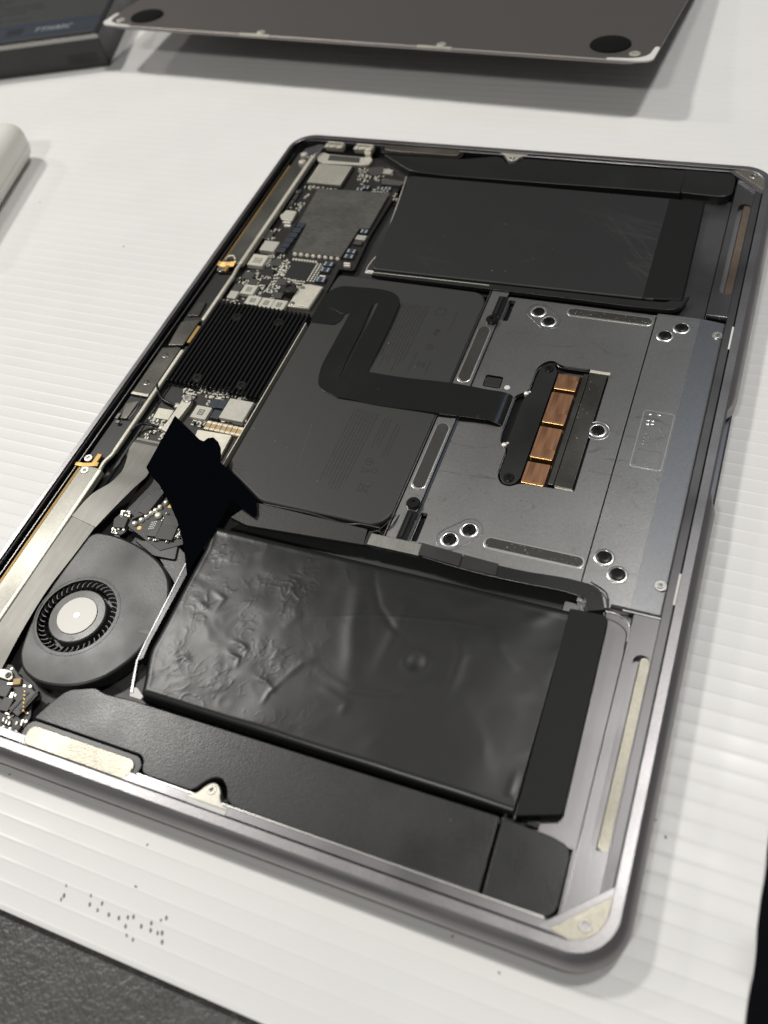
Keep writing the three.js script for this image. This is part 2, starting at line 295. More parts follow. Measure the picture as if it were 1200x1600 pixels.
// ---- shelf of the case along the front, with the slots for the cover's magnets
{
  const fy = -1.6;
  const mk = (zA, zB, far) => {
    const sh = rect(199.6, zA, 207.2, zB, 0.5);
    const s0 = far ? 22.5 : 225.6, s1 = far ? 76.5 : 280.2;
    sh.holes.push(rect(201.9, s0, 206.9, s1, 2.45, THREE.Path));
    const b = add('front_shelf', ext(sh, -6.9, fy, 0.25), mat.alu, LAP);
    add('slot_floor', box(201.5, 207.1, -4.6, -4.2, s0 - 0.4, s1 + 0.4), mat.aluSide, b);
    add('magnet_strip', ext(rect(204.0, s0 + 0.5, 206.8, s1 - 0.4, 1.2), -4.2, -2.0, 0.2), far ? mat.copper.clone() : mat.magnet, b);
    return b;
  };
  mk(4, 88.3, true); mk(213.6, 299, false);
  LAP.children.filter(o => o.name === 'front_shelf').forEach((o, i) => { if (!i) o.children[1].material = M([0.42, 0.32, 0.25], 0.5, 1, { map: mottleT, ...grain(6e-5) }); });
  // lower tray floor beside the cells
  for (const [a, b] of [[18, 89], [213, 281]]) add('tray_floor', box(180, 199.5, -6.9, -4.4, a, b, 0.4), mat.alu, LAP);
  // corner blocks the speakers' ends sit against
  add('corner_block', ext(poly([[198.7, 281.3, 1], [199.5, 281.3], [199.5, 299.2], [198.9, 299.2]], 0.2), -6.8, fy - 0.05), mat.alu, LAP);
  // corner triangles with a screw hole
  for (const far of [false, true]) {
    const zf = z => far ? 303.6 - z : z, P = [[197.6, 300.6, 0.6], [206.0, 302.2, 3], [209.6, 300.2, 4.5], [209.9, 289.0, 0.6]].map(([x, z, r]) => [x, zf(z), r]);
    const sh = poly(far ? P.slice().reverse() : P, 1); sh.holes.push(disc(205.2, zf(297.4), 0.95, THREE.Path));
    const c = add('corner_bracket', ext(sh, -1.2, -0.12, 0.15), mat.magnet, LAP);
    add('screw_boss', merge([ring(205.2, zf(297.4), -0.14, 0.9, 1.5, 0.2), cyl(205.2, zf(297.4), -1.2, -0.5, 0.8)]), mat.screwSteel, c);
    const Q = [[195.8, 301.9, 1.2], [205.4, 303.0, 3], [210.9, 300.6, 5.5], [211.0, 287.8, 1.2]].map(([x, z, r]) => [x - 0.9, zf(z - 1.2), r]);
    add('corner_ledge', ext(poly(far ? Q.slice().reverse() : Q, 1), -1.8, -0.42, 0.12), mat.rim, LAP);
  }
  // screw tabs in the middle of the short sides
  for (const far of [false, true]) {
    const zf = z => far ? 302.2 - z : z, P = [[99.6, 299.6, 0.5], [102.6, 298.4, 1.5], [104.2, 295.4, 1.5], [106.2, 293.9, 2.4], [108.4, 295.2, 1.6], [109.4, 298.2, 1.5], [112.8, 299.6, 0.5]].map(([x, z, r]) => [x, zf(z), r]);
    const sh = poly(far ? P.slice().reverse() : P, 1); sh.holes.push(disc(106.2, zf(296.2), 0.8, THREE.Path));
    const t = add('screw_tab', ext(sh, -2.4, -0.5, 0.25), mat.tin, LAP);
    add('boss', merge([ring(106.2, zf(296.2), -0.52, 0.75, 1.35, 0.18), cyl(106.2, zf(296.2), -2.2, -1.1, 0.75)]), mat.screwSteel, t);
  }
  add('label_strip', box(101, 112.6, -0.6, -0.5, 300.1, 301.2), mat.white, LAP);
  for (const [a, b] of [[198.2, 208.8], [94.0, 105.2]]) add('label_strip', box(209.15, 210.15, -0.56, -0.46, a, b), mat.white, LAP);
  // magnets set into the short sides beside the speakers
  for (const far of [false, true]) {
    const z0 = far ? 2.7 : 295.4, z1 = far ? 7.2 : 301.2;
    const slot = add('magnet_slot', ext(rect(44.2, z0 - 1.5, 83.8, z1 + 1.1, 3), -3, -1.05, 0.3), mat.blackGloss, LAP);
    add('side_magnet', ext(rect(46.2, z0, 82.0, z1, 2.2), -1.04, -0.55, 0.22), far ? M([0.40, 0.36, 0.31], 0.5, 1, { map: mottleT, ...grain(6e-5) }) : mat.magnet, slot);
  }
}

// ---- trackpad
{
  const y = -2.8;
  const pl = poly([[128.6, 90.6], [183.1, 90.6], [183.1, 208.6], [128.6, 208.6]], 1);
  const cut = poly([[148.4, 123.6, 4], [152.6, 119.6, 3.5], [156.6, 122.0, 1.5], [173.6, 121.6, 1.2], [173.8, 175.3, 1], [156.8, 176.0, 1.5], [152.4, 179.0, 3.5], [148.2, 175.4, 4], [148.2, 163.4, 0.8], [145.2, 160.6, 1.5], [144.6, 156.0, 0.8], [144.6, 139.4, 0.8], [148.4, 136.0, 1]], 1, THREE.Path);
  pl.holes.push(cut, poly([[132.0, 131.6], [138.6, 131.6], [138.8, 137.6], [132.2, 137.6]], 1, THREE.Path));
  for (const [a, b] of [[92.2, 104], [194.5, 206]]) pl.holes.push(rect(129.4, a, 132.0, b, 0.8, THREE.Path));
  const seats = [[[141.7, 96.5], [146.6, 100.9]], [[141.5, 202.2], [146.3, 197.3]]];
  const tp = add('trackpad', ext(pl, -4.2, y, 0.12), mat.plate, LAP);
  add('trackpad_base', box(128.8, 206, -6.9, -5.2, 90.8, 208.4), mat.blackGloss, LAP);
  for (const [p, q] of seats) { // capsule-shaped raised rim round each pair of screws
    const t0 = Math.atan2(q[1] - p[1], q[0] - p[0]), cap = (r, K) => poly(Array.from({ length: 48 }, (_, i) => { const t = t0 + Math.PI / 2 + i / 47 * Math.PI * 2 * 47 / 48, c = i < 24 ? p : q; return [c[0] + r * Math.cos(t), c[1] + r * Math.sin(t)]; }), 0, K);
    const s = cap(4.3, THREE.Shape); s.holes.push(cap(4.0, THREE.Path)); add('seat_rim', ext(s, y - 0.05, y + 0.14, 0.05), mat.rim, tp);
  }
  for (const [x, z] of [...seats.flat(), [175.1, 148.6]]) {
    add('washer', ring(x, z, y, 1.95, 3.0, 0.16), mat.cutEdge, tp); add('screw', screwGeo(x, z, y - 0.1, 2.15, 0.55), mat.screw, tp);
  }
  add('seat_rim', ring(175.1, 148.6, y, 3.5, 4.2, 0.1), mat.rim, tp);
  // front half: the case's own shelf beyond the seam, then the tilted lip
  const sh = add('trackpad_shelf', ext(rect(183.45, 89.4, 198.3, 213.4, 0.3), -5.2, y + 0.02, 0.1), mat.plate, LAP);
  for (const [x, z] of [[187.9, 100.3], [192.7, 95.3], [187.7, 196.7], [192.6, 201.6]]) { add('washer', ring(x, z, y, 2.1, 3.1, 0.2), mat.cutEdge, sh); add('screw', screwGeo(x, z, y - 0.1, 2.25, 0.5), mat.screw, sh); }
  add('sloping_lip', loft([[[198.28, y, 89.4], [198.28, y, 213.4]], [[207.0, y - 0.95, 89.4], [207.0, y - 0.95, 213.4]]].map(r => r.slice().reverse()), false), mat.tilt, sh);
  for (const z of [201.8, 96.0]) { add('screw_boss', merge([ring(204.9, z, y - 0.75, 1.0, 2.0, 0.35), ring(204.9, z, y - 0.6, 0.5, 1.2, 0.5)]), mat.cutEdge, sh); }
  // recessed plate with small embossed dots
  const fr = rect(187.6, 136.2, 197.7, 161.0, 1.2); fr.holes.push(rect(187.95, 136.55, 197.35, 160.65, 0.9, THREE.Path));
  const lp = add('stamped_frame', ext(fr, y, y + 0.14, 0.06), mat.cutEdge, sh);
  const fr2 = rect(188.9, 153.2, 196.6, 160.2, 0.6); fr2.holes.push(rect(189.1, 153.4, 196.4, 160.0, 0.5, THREE.Path)); add('stamped_frame', ext(fr2, y, y + 0.1, 0.04), mat.rim, sh);
  const big = metres(new THREE.SphereGeometry(0.55, 12, 8).scale(1, 0.35, 1)), small = metres(new THREE.SphereGeometry(0.34, 10, 6).scale(1, 0.6, 1.1));
  [[575, 205], [680, 215], [550, 278], [605, 285], [540, 320], [597, 322]].forEach(([a, b]) => { const [x, z] = at(940 + a / 7.5, 620 + b / 7.5, y); share('embossed_dot', big, mat.cutEdge, sh, x, y + 0.04, z); });
  [[690, 378], [690, 415], [735, 465], [515, 432], [505, 470], [555, 480], [495, 510], [485, 550], [535, 555], [655, 535], [705, 545], [648, 575]].forEach(([a, b]) => { const [x, z] = at(940 + a / 7.5, 620 + b / 7.5, y); share('embossed_dot', small, mat.rim, sh, x, y + 0.05, z); });
  // soft dark strips in pressed troughs; edge highlights put in as bright rims
  for (const [x0, z0, x1, z1] of [[152.3, 92.6, 182.2, 96.0], [152.4, 198.6, 182.2, 202.0], [123.2, 109.6, 127.2, 137.4], [123.3, 158.3, 127.3, 186.2]]) {
    const long = x1 - x0 > z1 - z0, r = long ? 1.65 : 1.95;
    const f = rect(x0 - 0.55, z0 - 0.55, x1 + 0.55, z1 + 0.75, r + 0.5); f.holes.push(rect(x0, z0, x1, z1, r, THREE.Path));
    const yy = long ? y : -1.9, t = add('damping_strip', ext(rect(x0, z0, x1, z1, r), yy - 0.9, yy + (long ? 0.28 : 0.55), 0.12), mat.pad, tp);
    add('trough_highlight', ext(f, yy - 0.4, yy + 0.16, 0.14), mat.cutEdge, t);
  }
  add('crossbar', box(121.9, 128.4, -4.6, -1.95, 88.4, 209.6, 0.2), mat.plate, LAP);
  add('bar_edge', merge([box(121.4, 121.75, -3, -1.4, 90, 208, 0.1)]), mat.alu, LAP);
  add('bar_groove', merge([box(128.45, 129.3, -3.4, -2.5, 141, 198, 0.2)]), mat.chipBlue, LAP);
  for (const [x, z] of [[126.6, 105.6], [126.4, 192.9]]) add('bar_screw', merge([lathe(x, z, [[2.3, -1.94], [2.3, -1.1], [2.0, -0.75], [0.8, -0.75], [0.7, -1.2], [0.001, -1.2]], 28)]), mat.screw, LAP);
  for (const [a, b] of [[92, 103], [195.5, 207]]) { add('spring_slot', box(125.4, 128.9, -1.95, -1.75, a, b, 0.09), mat.blackGloss, LAP); add('spring_bar', box(126.5, 127.3, -1.74, -1.1, a + 1, b - 0.8, 0.2), mat.rail, LAP); }
  // opening with the click coil: black carrier, four copper blocks, steel keeper
  const carrier = poly([[149.6, 124.2, 3], [152.7, 120.8, 3], [155.9, 124.2, 3], [155.9, 175.0, 3], [152.4, 178.2, 3], [149.0, 174.6, 3], [149.0, 164, 1], [147.8, 160, 1], [147.8, 140, 1], [149.4, 136, 1]], 1);
  const cc = add('coil_carrier', ext(carrier, -5.2, y - 0.15, 0.15), mat.black, LAP);
  for (const [x, z] of [[152.7, 124.4], [152.4, 174.5]]) add('screw', screwGeo(x, z, y - 0.2, 1.75, 0.5), mat.screw, cc);
  for (const [x, z] of [[148.2, 137.6], [147.2, 161.6]]) add('contact', merge([lathe(x, z, [[0.85, y - 1], [0.85, y + 0.2], [0.4, y + 0.5], [0.001, y + 0.55]], 18), cyl(x + 0.8, z - 1.1, y - 1, y - 0.1, 0.45)]), mat.solder, cc);
  for (const [z0, z1] of [[125.6, 133.2], [134.5, 149.0], [150.5, 164.5], [166.1, 175.4]]) {
    const b = add('copper_block', box(156.4, 164.0, -5.1, y - 0.25, z0, z1 - 0.8, 0.3), mat.copper, LAP);
    add('folded_edge', box(156.4, 164.0, -5.1, y - 0.15, z1 - 1.0, z1 - 0.1, 0.35), mat.copperFold, b);
  }
  const k = add('keeper_plate', box(166.9, 172.9, -5.1, y + 0.15, 123.6, 174.5, 0.25), mat.steelDark, LAP);
  add('keeper_bar', box(164.9, 166.7, -5.1, y - 0.05, 124.2, 174.0, 0.2), mat.steelDark, k);
  add('keeper_end', box(166.6, 173.7, -5.1, y + 0.22, 122.0, 123.4, 0.25), mat.nickel, k); add('keeper_end', box(167.4, 173.2, -5.1, y + 0.1, 174.6, 175.2, 0.15), mat.nickel, k);
  add('contact_pin', cyl(141, 136.4, y, y + 0.12, 1.0), mat.white, tp);
  add('connector', box(132.4, 138.2, -4.4, y - 0.3, 132.2, 136.6, 0.3), mat.chip, LAP);
}

// ---- speakers
{
  const near = [[45.2, 293.6, 1], [47.4, 288.2, 1], [50.2, 282.8, 2], [58.6, 279.6, 2.5], [61.6, 280.6, 3], [72, 279.9, 2], [179.9, 279.4, 0.4], [180.3, 298.3, 0.4], [113.5, 298.4, 1], [110.9, 297.2, 1.2], [109.8, 294.4, 2], [106.3, 291.9, 3.6], [103.0, 294.6, 2.4], [101.2, 298.0, 2], [84.6, 298.2, 2], [83.4, 293.6, 3]];
  const s = add('speaker', ext(poly(near, 1), -6.8, -1.0, 0.35, 3), mat.speaker, LAP);
  add('speaker_end', ext(poly([[180.6, 279.4, 0.3], [194, 280.2, 3], [198.5, 281.6, 3.5], [198.6, 296.5, 3.5], [196.0, 299.2, 3], [181.0, 298.4, 0.3]], 1), -6.8, -0.85, 0.4, 3), mat.speakerCap, s);
  const far = [[47, 9.5, 1], [84, 8.6, 2], [99, 4.6, 2], [102, 5.4, 2], [104, 8.6, 2], [106.3, 9.6, 2.5], [108.8, 8.4, 2], [111, 4.6, 2], [179.4, 4.3, 0.3], [179.2, 19.8, 0.4], [80, 21.4, 2], [64, 20.4, 2]];
  const f = add('speaker', ext(poly(far, 1), -6.8, -1.0, 0.35, 3), mat.speakerCap, LAP);
  add('speaker_end', ext(poly([[179.8, 4.3, 0.3], [196.5, 4.6, 3], [198.8, 7.5, 3], [198.8, 18.2, 3.5], [195.5, 20.6, 3], [179.7, 19.8, 0.3]], 1), -6.8, -0.7, 0.4, 3), mat.speakerCap, f);
  add('speaker_seam', box(179.45, 179.75, -3, -0.72, 4.6, 19.6), mat.alu, f);
  // rubber lip running along the near speaker's foot
  add('gasket', merge([box(84, 197, -2.6, -1.5, 298.5, 299.0), box(86, 101, -1.6, -0.9, 298.3, 299.3, 0.2)]), mat.blackGloss, LAP);
}

// ---- battery cells
function canvasTex(w, h, draw) { const c = document.createElement('canvas'); c.width = w; c.height = h; const g = c.getContext('2d'); draw(g, w, h); const t = new THREE.CanvasTexture(c); t.colorSpace = THREE.SRGBColorSpace; t.magFilter = THREE.LinearFilter; t.anisotropy = 8; return t; }
function planarUV(g, x0, x1, z0, z1) { const p = g.attributes.position, uv = g.attributes.uv; for (let i = 0; i < p.count; i++) uv.setXY(i, (p.getX(i) - x0) / (x1 - x0), 1 - (p.getZ(i) - z0) / (z1 - z0)); return g; }
{
  // far cell: flat matt pouch with a taped end
  const b = add('battery_cell', ext(poly([[64.5, 23.2, 2], [181, 23.6, 0.5], [181, 84.2, 0.5], [71, 86.4, 2], [69.6, 79, 2], [66.5, 40, 6]], 1), -6.6, -1.2, 0.6, 3), mat.cell, LAP);
  planarUV(b.geometry, (64 - 106) * S, (192 - 106) * S, (22 - 152) * S, (87 - 152) * S);
  b.material = new THREE.MeshStandardMaterial({ roughness: 0.44, map: canvasTex(1280, 650, (g, w, h) => { g.fillStyle = '#232424'; g.fillRect(0, 0, w, h); let s = 3; const r = () => (s = (s * 16807) % 2147483647) / 2147483647; const smear = (x, y, n, len, al) => { for (let i = 0; i < n; i++) { g.strokeStyle = `rgba(120,120,116,${al * r()})`; g.lineWidth = 2 + r() * 9; const a = x + (r() - 0.5) * 140, c = y + (r() - 0.5) * 110, t = 0.5 + (r() - 0.5) * 0.9; g.beginPath(); g.moveTo(a, c); g.quadraticCurveTo(a + len * 0.5 * Math.cos(t), c + len * 0.5 * Math.sin(t) + 8, a + len * Math.cos(t), c + len * Math.sin(t)); g.stroke(); } }; smear(960, 200, 46, 190, 0.07); smear(1080, 400, 50, 150, 0.10); smear(500, 300, 30, 240, 0.035); smear(220, 500, 26, 160, 0.04); smear(800, 120, 20, 260, 0.05); g.strokeStyle = 'rgba(150,150,145,0.35)'; g.lineWidth = 1.2; for (const [a, c, d, e] of [[690, 470, 640, 505], [668, 450, 690, 478], [300, 380, 306, 390]]) { g.beginPath(); g.moveTo(a, c); g.lineTo(d, e); g.stroke(); } }) });
  add('end_tape', ext(poly([[175.5, 23.4, 0.4], [189.6, 24.2, 1], [190.8, 82.8, 1], [176.4, 84.4, 0.4]], 0.4), -5.8, -1.12, 0.7, 4), mat.stripe, b);
  add('cell_frame', tube([[63.4, -1.6, 24], [64.5, -1.6, 30], [69.2, -1.7, 66], [70.3, -1.7, 76], [69.0, -1.8, 81], [69.2, -1.9, 87.6], [76, -1.9, 87.4]], 0.28), mat.tin, b);
  add('frame_foot', box(68.6, 73.5, -2.4, -1.8, 86.6, 88.4, 0.2), mat.white, b);

  // middle cell with its printed notes
  const x0 = 57, x1 = 123, z0 = 90, z1 = 208, pxmm = 15;
  const print = canvasTex(Math.round((x1 - x0) * pxmm), Math.round((z1 - z0) * pxmm), (g, w, h) => {
    g.fillStyle = '#333331'; g.fillRect(0, 0, w, h); let s = 11; const r = () => (s = (s * 16807) % 2147483647) / 2147483647;
    for (let i = 0; i < 9000; i++) { g.fillStyle = r() > 0.5 ? 'rgba(72,70,65,0.10)' : 'rgba(34,34,32,0.10)'; g.fillRect(r() * w, r() * h, 2 + r() * 5, 2 + r() * 5); }
    const X = x => (x - x0) * pxmm, Z = z => (z - z0) * pxmm, ink = '#121211'; g.fillStyle = ink; g.strokeStyle = ink;
    const line = (x, a, b, th = 0.62) => { let z = a; while (z < b) { const wl = 0.8 + r() * 2.6; let q = z; while (q < Math.min(b, z + wl)) { const gw = 0.28 + r() * 0.2; g.fillRect(X(x) + (r() - 0.5) * 2, Z(q), th * pxmm * (0.55 + 0.45 * r()), gw * pxmm * 0.7); q += gw + 0.1; } z += wl + 0.45; } };
    for (let i = 0; i < 9; i++) line(90.6 + i * 1.3, 103 + r() * 0.8, 132 + r() * 8);
    for (let i = 0; i < 8; i++) line(92.6 + i * 1.25, 159 + r() * 0.8, 190 + r() * 5);
    for (let i = 0; i < 3; i++) line(104.5 + i * 1.2, 160 + r(), 172 + r() * 2, 0.5);
    for (let i = 0; i < 2; i++) line(109.6 + i * 1.3, 162 + r(), 176 + r() * 2, 0.5);
    line(104.6, 128, 138, 0.5); line(111, 131, 138, 0.5); line(112.6, 104, 114, 0.5);
    g.lineWidth = 3; const circ = (x, z, q) => { g.beginPath(); g.arc(X(x), Z(z), q * pxmm, 0, 7); g.stroke(); };
    circ(108.4, 124.2, 1.35); circ(108.4, 124.2, 0.5); circ(106.3, 180.3, 1.3); g.fillRect(X(105.4), Z(180.1), 1.8 * pxmm, 4); circ(109.4, 183.5, 0.9); circ(106.5, 105.2, 2.0);
    g.save(); g.translate(X(108.4), Z(116.2)); g.rotate(Math.PI / 2); g.font = 'bold 38px sans-serif'; g.textAlign = 'center'; g.fillText('RU', 0, 12); g.restore();
    const bin = (x, z, q) => { g.strokeRect(X(x - q * 0.8), Z(z - q * 0.55), q * 1.5 * pxmm, q * 1.1 * pxmm); g.beginPath(); g.moveTo(X(x - q), Z(z - q)); g.lineTo(X(x + q), Z(z + q)); g.moveTo(X(x + q), Z(z - q)); g.lineTo(X(x - q), Z(z + q)); g.stroke(); };
    bin(108.5, 191.2, 2.1); g.strokeRect(X(107), Z(132.3), 2.6 * pxmm, 2.2 * pxmm); g.fillRect(X(107), Z(133.2), 2.6 * pxmm, 5);
    g.beginPath(); g.moveTo(X(105.2), Z(183.2)); g.lineTo(X(107.8), Z(184)); g.lineTo(X(105.2), Z(185.2)); g.closePath(); g.stroke();
    g.strokeStyle = 'rgba(110,108,100,0.5)'; g.lineWidth = 1.6; g.beginPath(); g.moveTo(X(80.5), Z(170)); g.lineTo(X(83), Z(188)); g.stroke();
    g.strokeStyle = 'rgba(30,30,29,0.55)'; g.lineWidth = 4; g.beginPath(); g.moveTo(X(64), Z(194.5)); g.lineTo(X(74), Z(192.5)); g.lineTo(X(76.5), Z(198)); g.stroke();
  });
  const mid = add('battery_cell', planarUV(ext(poly([[59, 91.6, 2], [118, 91.6, 3], [121.4, 95.6, 3], [121.5, 199.8, 3], [117.6, 204.2, 3], [76.6, 204.6, 2], [58.6, 194.2, 2], [58.4, 98, 1]], 1), -6.6, -1.3, 0.9, 4), x0, x1, z0, z1), new THREE.MeshStandardMaterial({ map: print, roughness: 0.46, roughnessMap: null }), LAP);
  add('pouch_fold', tube([[78, -2.3, 205.0], [95, -2.1, 204.7], [108, -2.6, 205.3], [113, -2.0, 204.4], [119, -2.4, 204.0]], 0.5), mat.pouch, mid);
  add('cell_rail', merge([box(56.6, 57.0, -4, -1.5, 121, 206, 0.1)]), mat.nickel, LAP);

  // near cell: swollen and creased pouch
  const NX = 360, NZ = 170, topY = -0.6, pos = [], idx = [], uv = [];
  const creases = [ // [points, width, height]
    [[[608, 130], [608, 200], [620, 255], [650, 300], [690, 340]], 0.7, -0.16], [[[575, 180], [560, 300], [550, 430]], 1.9, 0.42], [[[700, 230], [655, 320], [612, 410]], 1.6, 0.32],
    [[[480, 405], [545, 448], [650, 460], [745, 430]], 0.8, 0.14], [[[805, 320], [812, 370], [795, 420], [770, 470]], 1.3, 0.24], [[[880, 300], [905, 360], [945, 405]], 1.2, 0.18], [[[1050, 250], [1000, 275], [960, 290]], 1.5, 0.22], [[[345, 480], [360, 455], [390, 430]], 0.5, 0.16], [[[260, 360], [290, 375], [285, 395]], 0.5, 0.2], [[[230, 215], [255, 235], [235, 262]], 0.6, 0.16], [[[195, 240], [220, 262]], 0.6, 0.14],
    [[[420, 250], [425, 280], [390, 300]], 1.0, 0.14], [[[480, 440], [540, 480], [530, 510]], 0.9, 0.16], [[[940, 640], [925, 690], [945, 705]], 0.7, 0.18], [[[330, 420], [355, 430], [375, 455]], 0.45, 0.16], [[[135, 380], [160, 370], [180, 385]], 0.5, 0.18], [[[270, 330], [300, 345], [318, 362]], 0.6, 0.16], [[[385, 430], [440, 385], [470, 380]], 0.7, 0.12], [[[430, 280], [620, 275], [800, 290], [900, 310]], 0.35, 0.05],
  ].map(([p, w, h]) => [p.map(([a, b]) => at(180 + a / 1.5, 780 + b / 1.5, -0.8)), w, h]);
  const segd = (x, z, a, b) => { const dx = b[0] - a[0], dz = b[1] - a[1], t = clamp(((x - a[0]) * dx + (z - a[1]) * dz) / (dx * dx + dz * dz)); return Math.hypot(x - a[0] - t * dx, z - a[1] - t * dz); };
  const dimple = at(180 + 705 / 1.5, 780 + 385 / 1.5, -0.8);
  const left = z => 64.9 + 2.0 * smooth(217, 228, z) + 0.6 * smooth(230, 262, z) + 4.6 * smooth(262, 279, z);
  const height = (x, z) => {
    const n = (s, k) => noise.noise(x * s, z * s, k);
    let h = 0.9 * Math.pow(Math.sin(Math.PI * clamp((x - 64) / 124)), 0.6) * Math.pow(Math.sin(Math.PI * clamp((z - 215) / 64)), 0.6) - 0.3;
    const fine = 1 - smooth(98, 128, x + 8 * n(0.06, 9));
    const wx = x + 3 * n(0.09, 4.4), wz = z + 3 * n(0.09, 6.6), m = (q, k) => noise.noise(wx * q, wz * q, k), soft = v => Math.sqrt(v * v + 0.012);
    const patch = smooth(-0.1, 0.35, n(0.085, 15.5));
    h += fine * (-0.22 * soft(m(0.075, 2.1)) - 0.10 * soft(m(0.15, 7.7)) - 0.05 * patch * soft(m(0.3, 9.7)) + 0.05 * patch * Math.exp(-260 * m(0.26, 5.5) ** 2) + 0.034 * Math.exp(-220 * m(0.45, 12.5) ** 2) * smooth(-0.15, 0.25, n(0.1, 31))) + (1 - fine) * (-0.24 * soft(m(0.055, 3.9)) - 0.05 * soft(m(0.12, 13.9)) + 0.02 * n(0.12, 6.1));
    h += 0.22 * n(0.04, 11.3);
    for (const [p, w, ht] of creases) { let d = 1e9, t = 0; for (let i = 0; i + 1 < p.length; i++) { const q = segd(x, z, p[i], p[i + 1]); if (q < d) { d = q; const dx = p[i + 1][0] - p[i][0], dz = p[i + 1][1] - p[i][1]; t = (i + clamp(((x - p[i][0]) * dx + (z - p[i][1]) * dz) / (dx * dx + dz * dz))) / (p.length - 1); } } const W = w * 1.5; if (d < W * 4) h += 0.6 * ht * Math.pow(Math.sin(Math.PI * clamp(0.04 + 0.92 * t)), 0.8) * Math.exp(-d * d / (W * W)); }
    const dd = Math.hypot(x - dimple[0], (z - dimple[1])); h += -0.18 * Math.exp(-dd * dd / 4) + 0.07 * Math.exp(-((dd - 3.2) ** 2) / 1.6);
    h -= 0.22 * smooth(166, 182, x);
    return h;
  };
  for (let j = 0; j <= NZ + 2; j++) for (let i = 0; i <= NX + 2; i++) {
    const jz = clamp((j - 1) / NZ), ix = clamp((i - 1) / NX), z = lerp(217.4, 278.0, jz), xl = left(z), x = lerp(xl, 182.9, ix);
    const d = Math.min(x - xl, z - 217.4, 278.0 - z), r = 2.6, e = d < r ? r - Math.sqrt(Math.max(0, r * r - (r - d) ** 2)) : 0;
    const y = (j === 0 || j === NZ + 2 || i === 0 || i === NX + 2) ? -6.4 : topY + height(x, z) * smooth(0, 4, d) - e;
    pos.push(x, y, z); uv.push(x * S, z * S);
  }
  const C = NX + 3; for (let j = 0; j < NZ + 2; j++) for (let i = 0; i < NX + 2; i++) { const a = j * C + i; idx.push(a, a + C, a + 1, a + 1, a + C, a + C + 1); }
  const g = new THREE.BufferGeometry(); g.setAttribute('position', new THREE.Float32BufferAttribute(pos, 3)); g.setAttribute('uv', new THREE.Float32BufferAttribute(uv, 2)); g.setIndex(idx); g.computeVertexNormals();
  const nb = add('battery_cell', g, mat.pouch, LAP);
  add('end_tape', ext(poly([[182.4, 217.2, 0.5], [192.0, 216.6, 1.5], [193.4, 218, 1.5], [194.6, 274.4, 1], [183.4, 278.2, 0.5]], 0.5), -6.6, -0.85, 0.3, 4), mat.stripe, nb);
  add('tape_tail', merge([box(181, 187, -5.4, -4.2, 277.8, 279.4, 0.4), box(186, 189.5, -5.6, -3.6, 276.4, 278.8, 0.4)]), mat.blackGloss, nb);
  // bright adhesive foil showing along the pouch's hinge-side edge
  add('cell_frame', ext(poly([[63.3, 226], [63.65, 226], [65.5, 262], [66.2, 268.4], [69.9, 277.8], [69.1, 277.8], [65.7, 268.6], [65.1, 262]], 0), -2.6, -1.15), mat.alu, nb);
  add('frame_tab', box(62.6, 65.2, -3, -1.3, 223.4, 226.0, 0.2), mat.white, nb);
  add('cell_wall', ext(poly([[63.75, 226], [65.9, 226], [66.6, 262], [67.2, 267], [66.3, 268], [65.6, 262]], 0.2), -6, -1.25), mat.rail, nb);
  add('foil_corner', ext(poly([[68.6, 276.2], [70.4, 276.0], [73.4, 277.8], [73.2, 278.9], [69.4, 278.9]], 0.2), -2.2, -1.5), mat.white, nb);
}

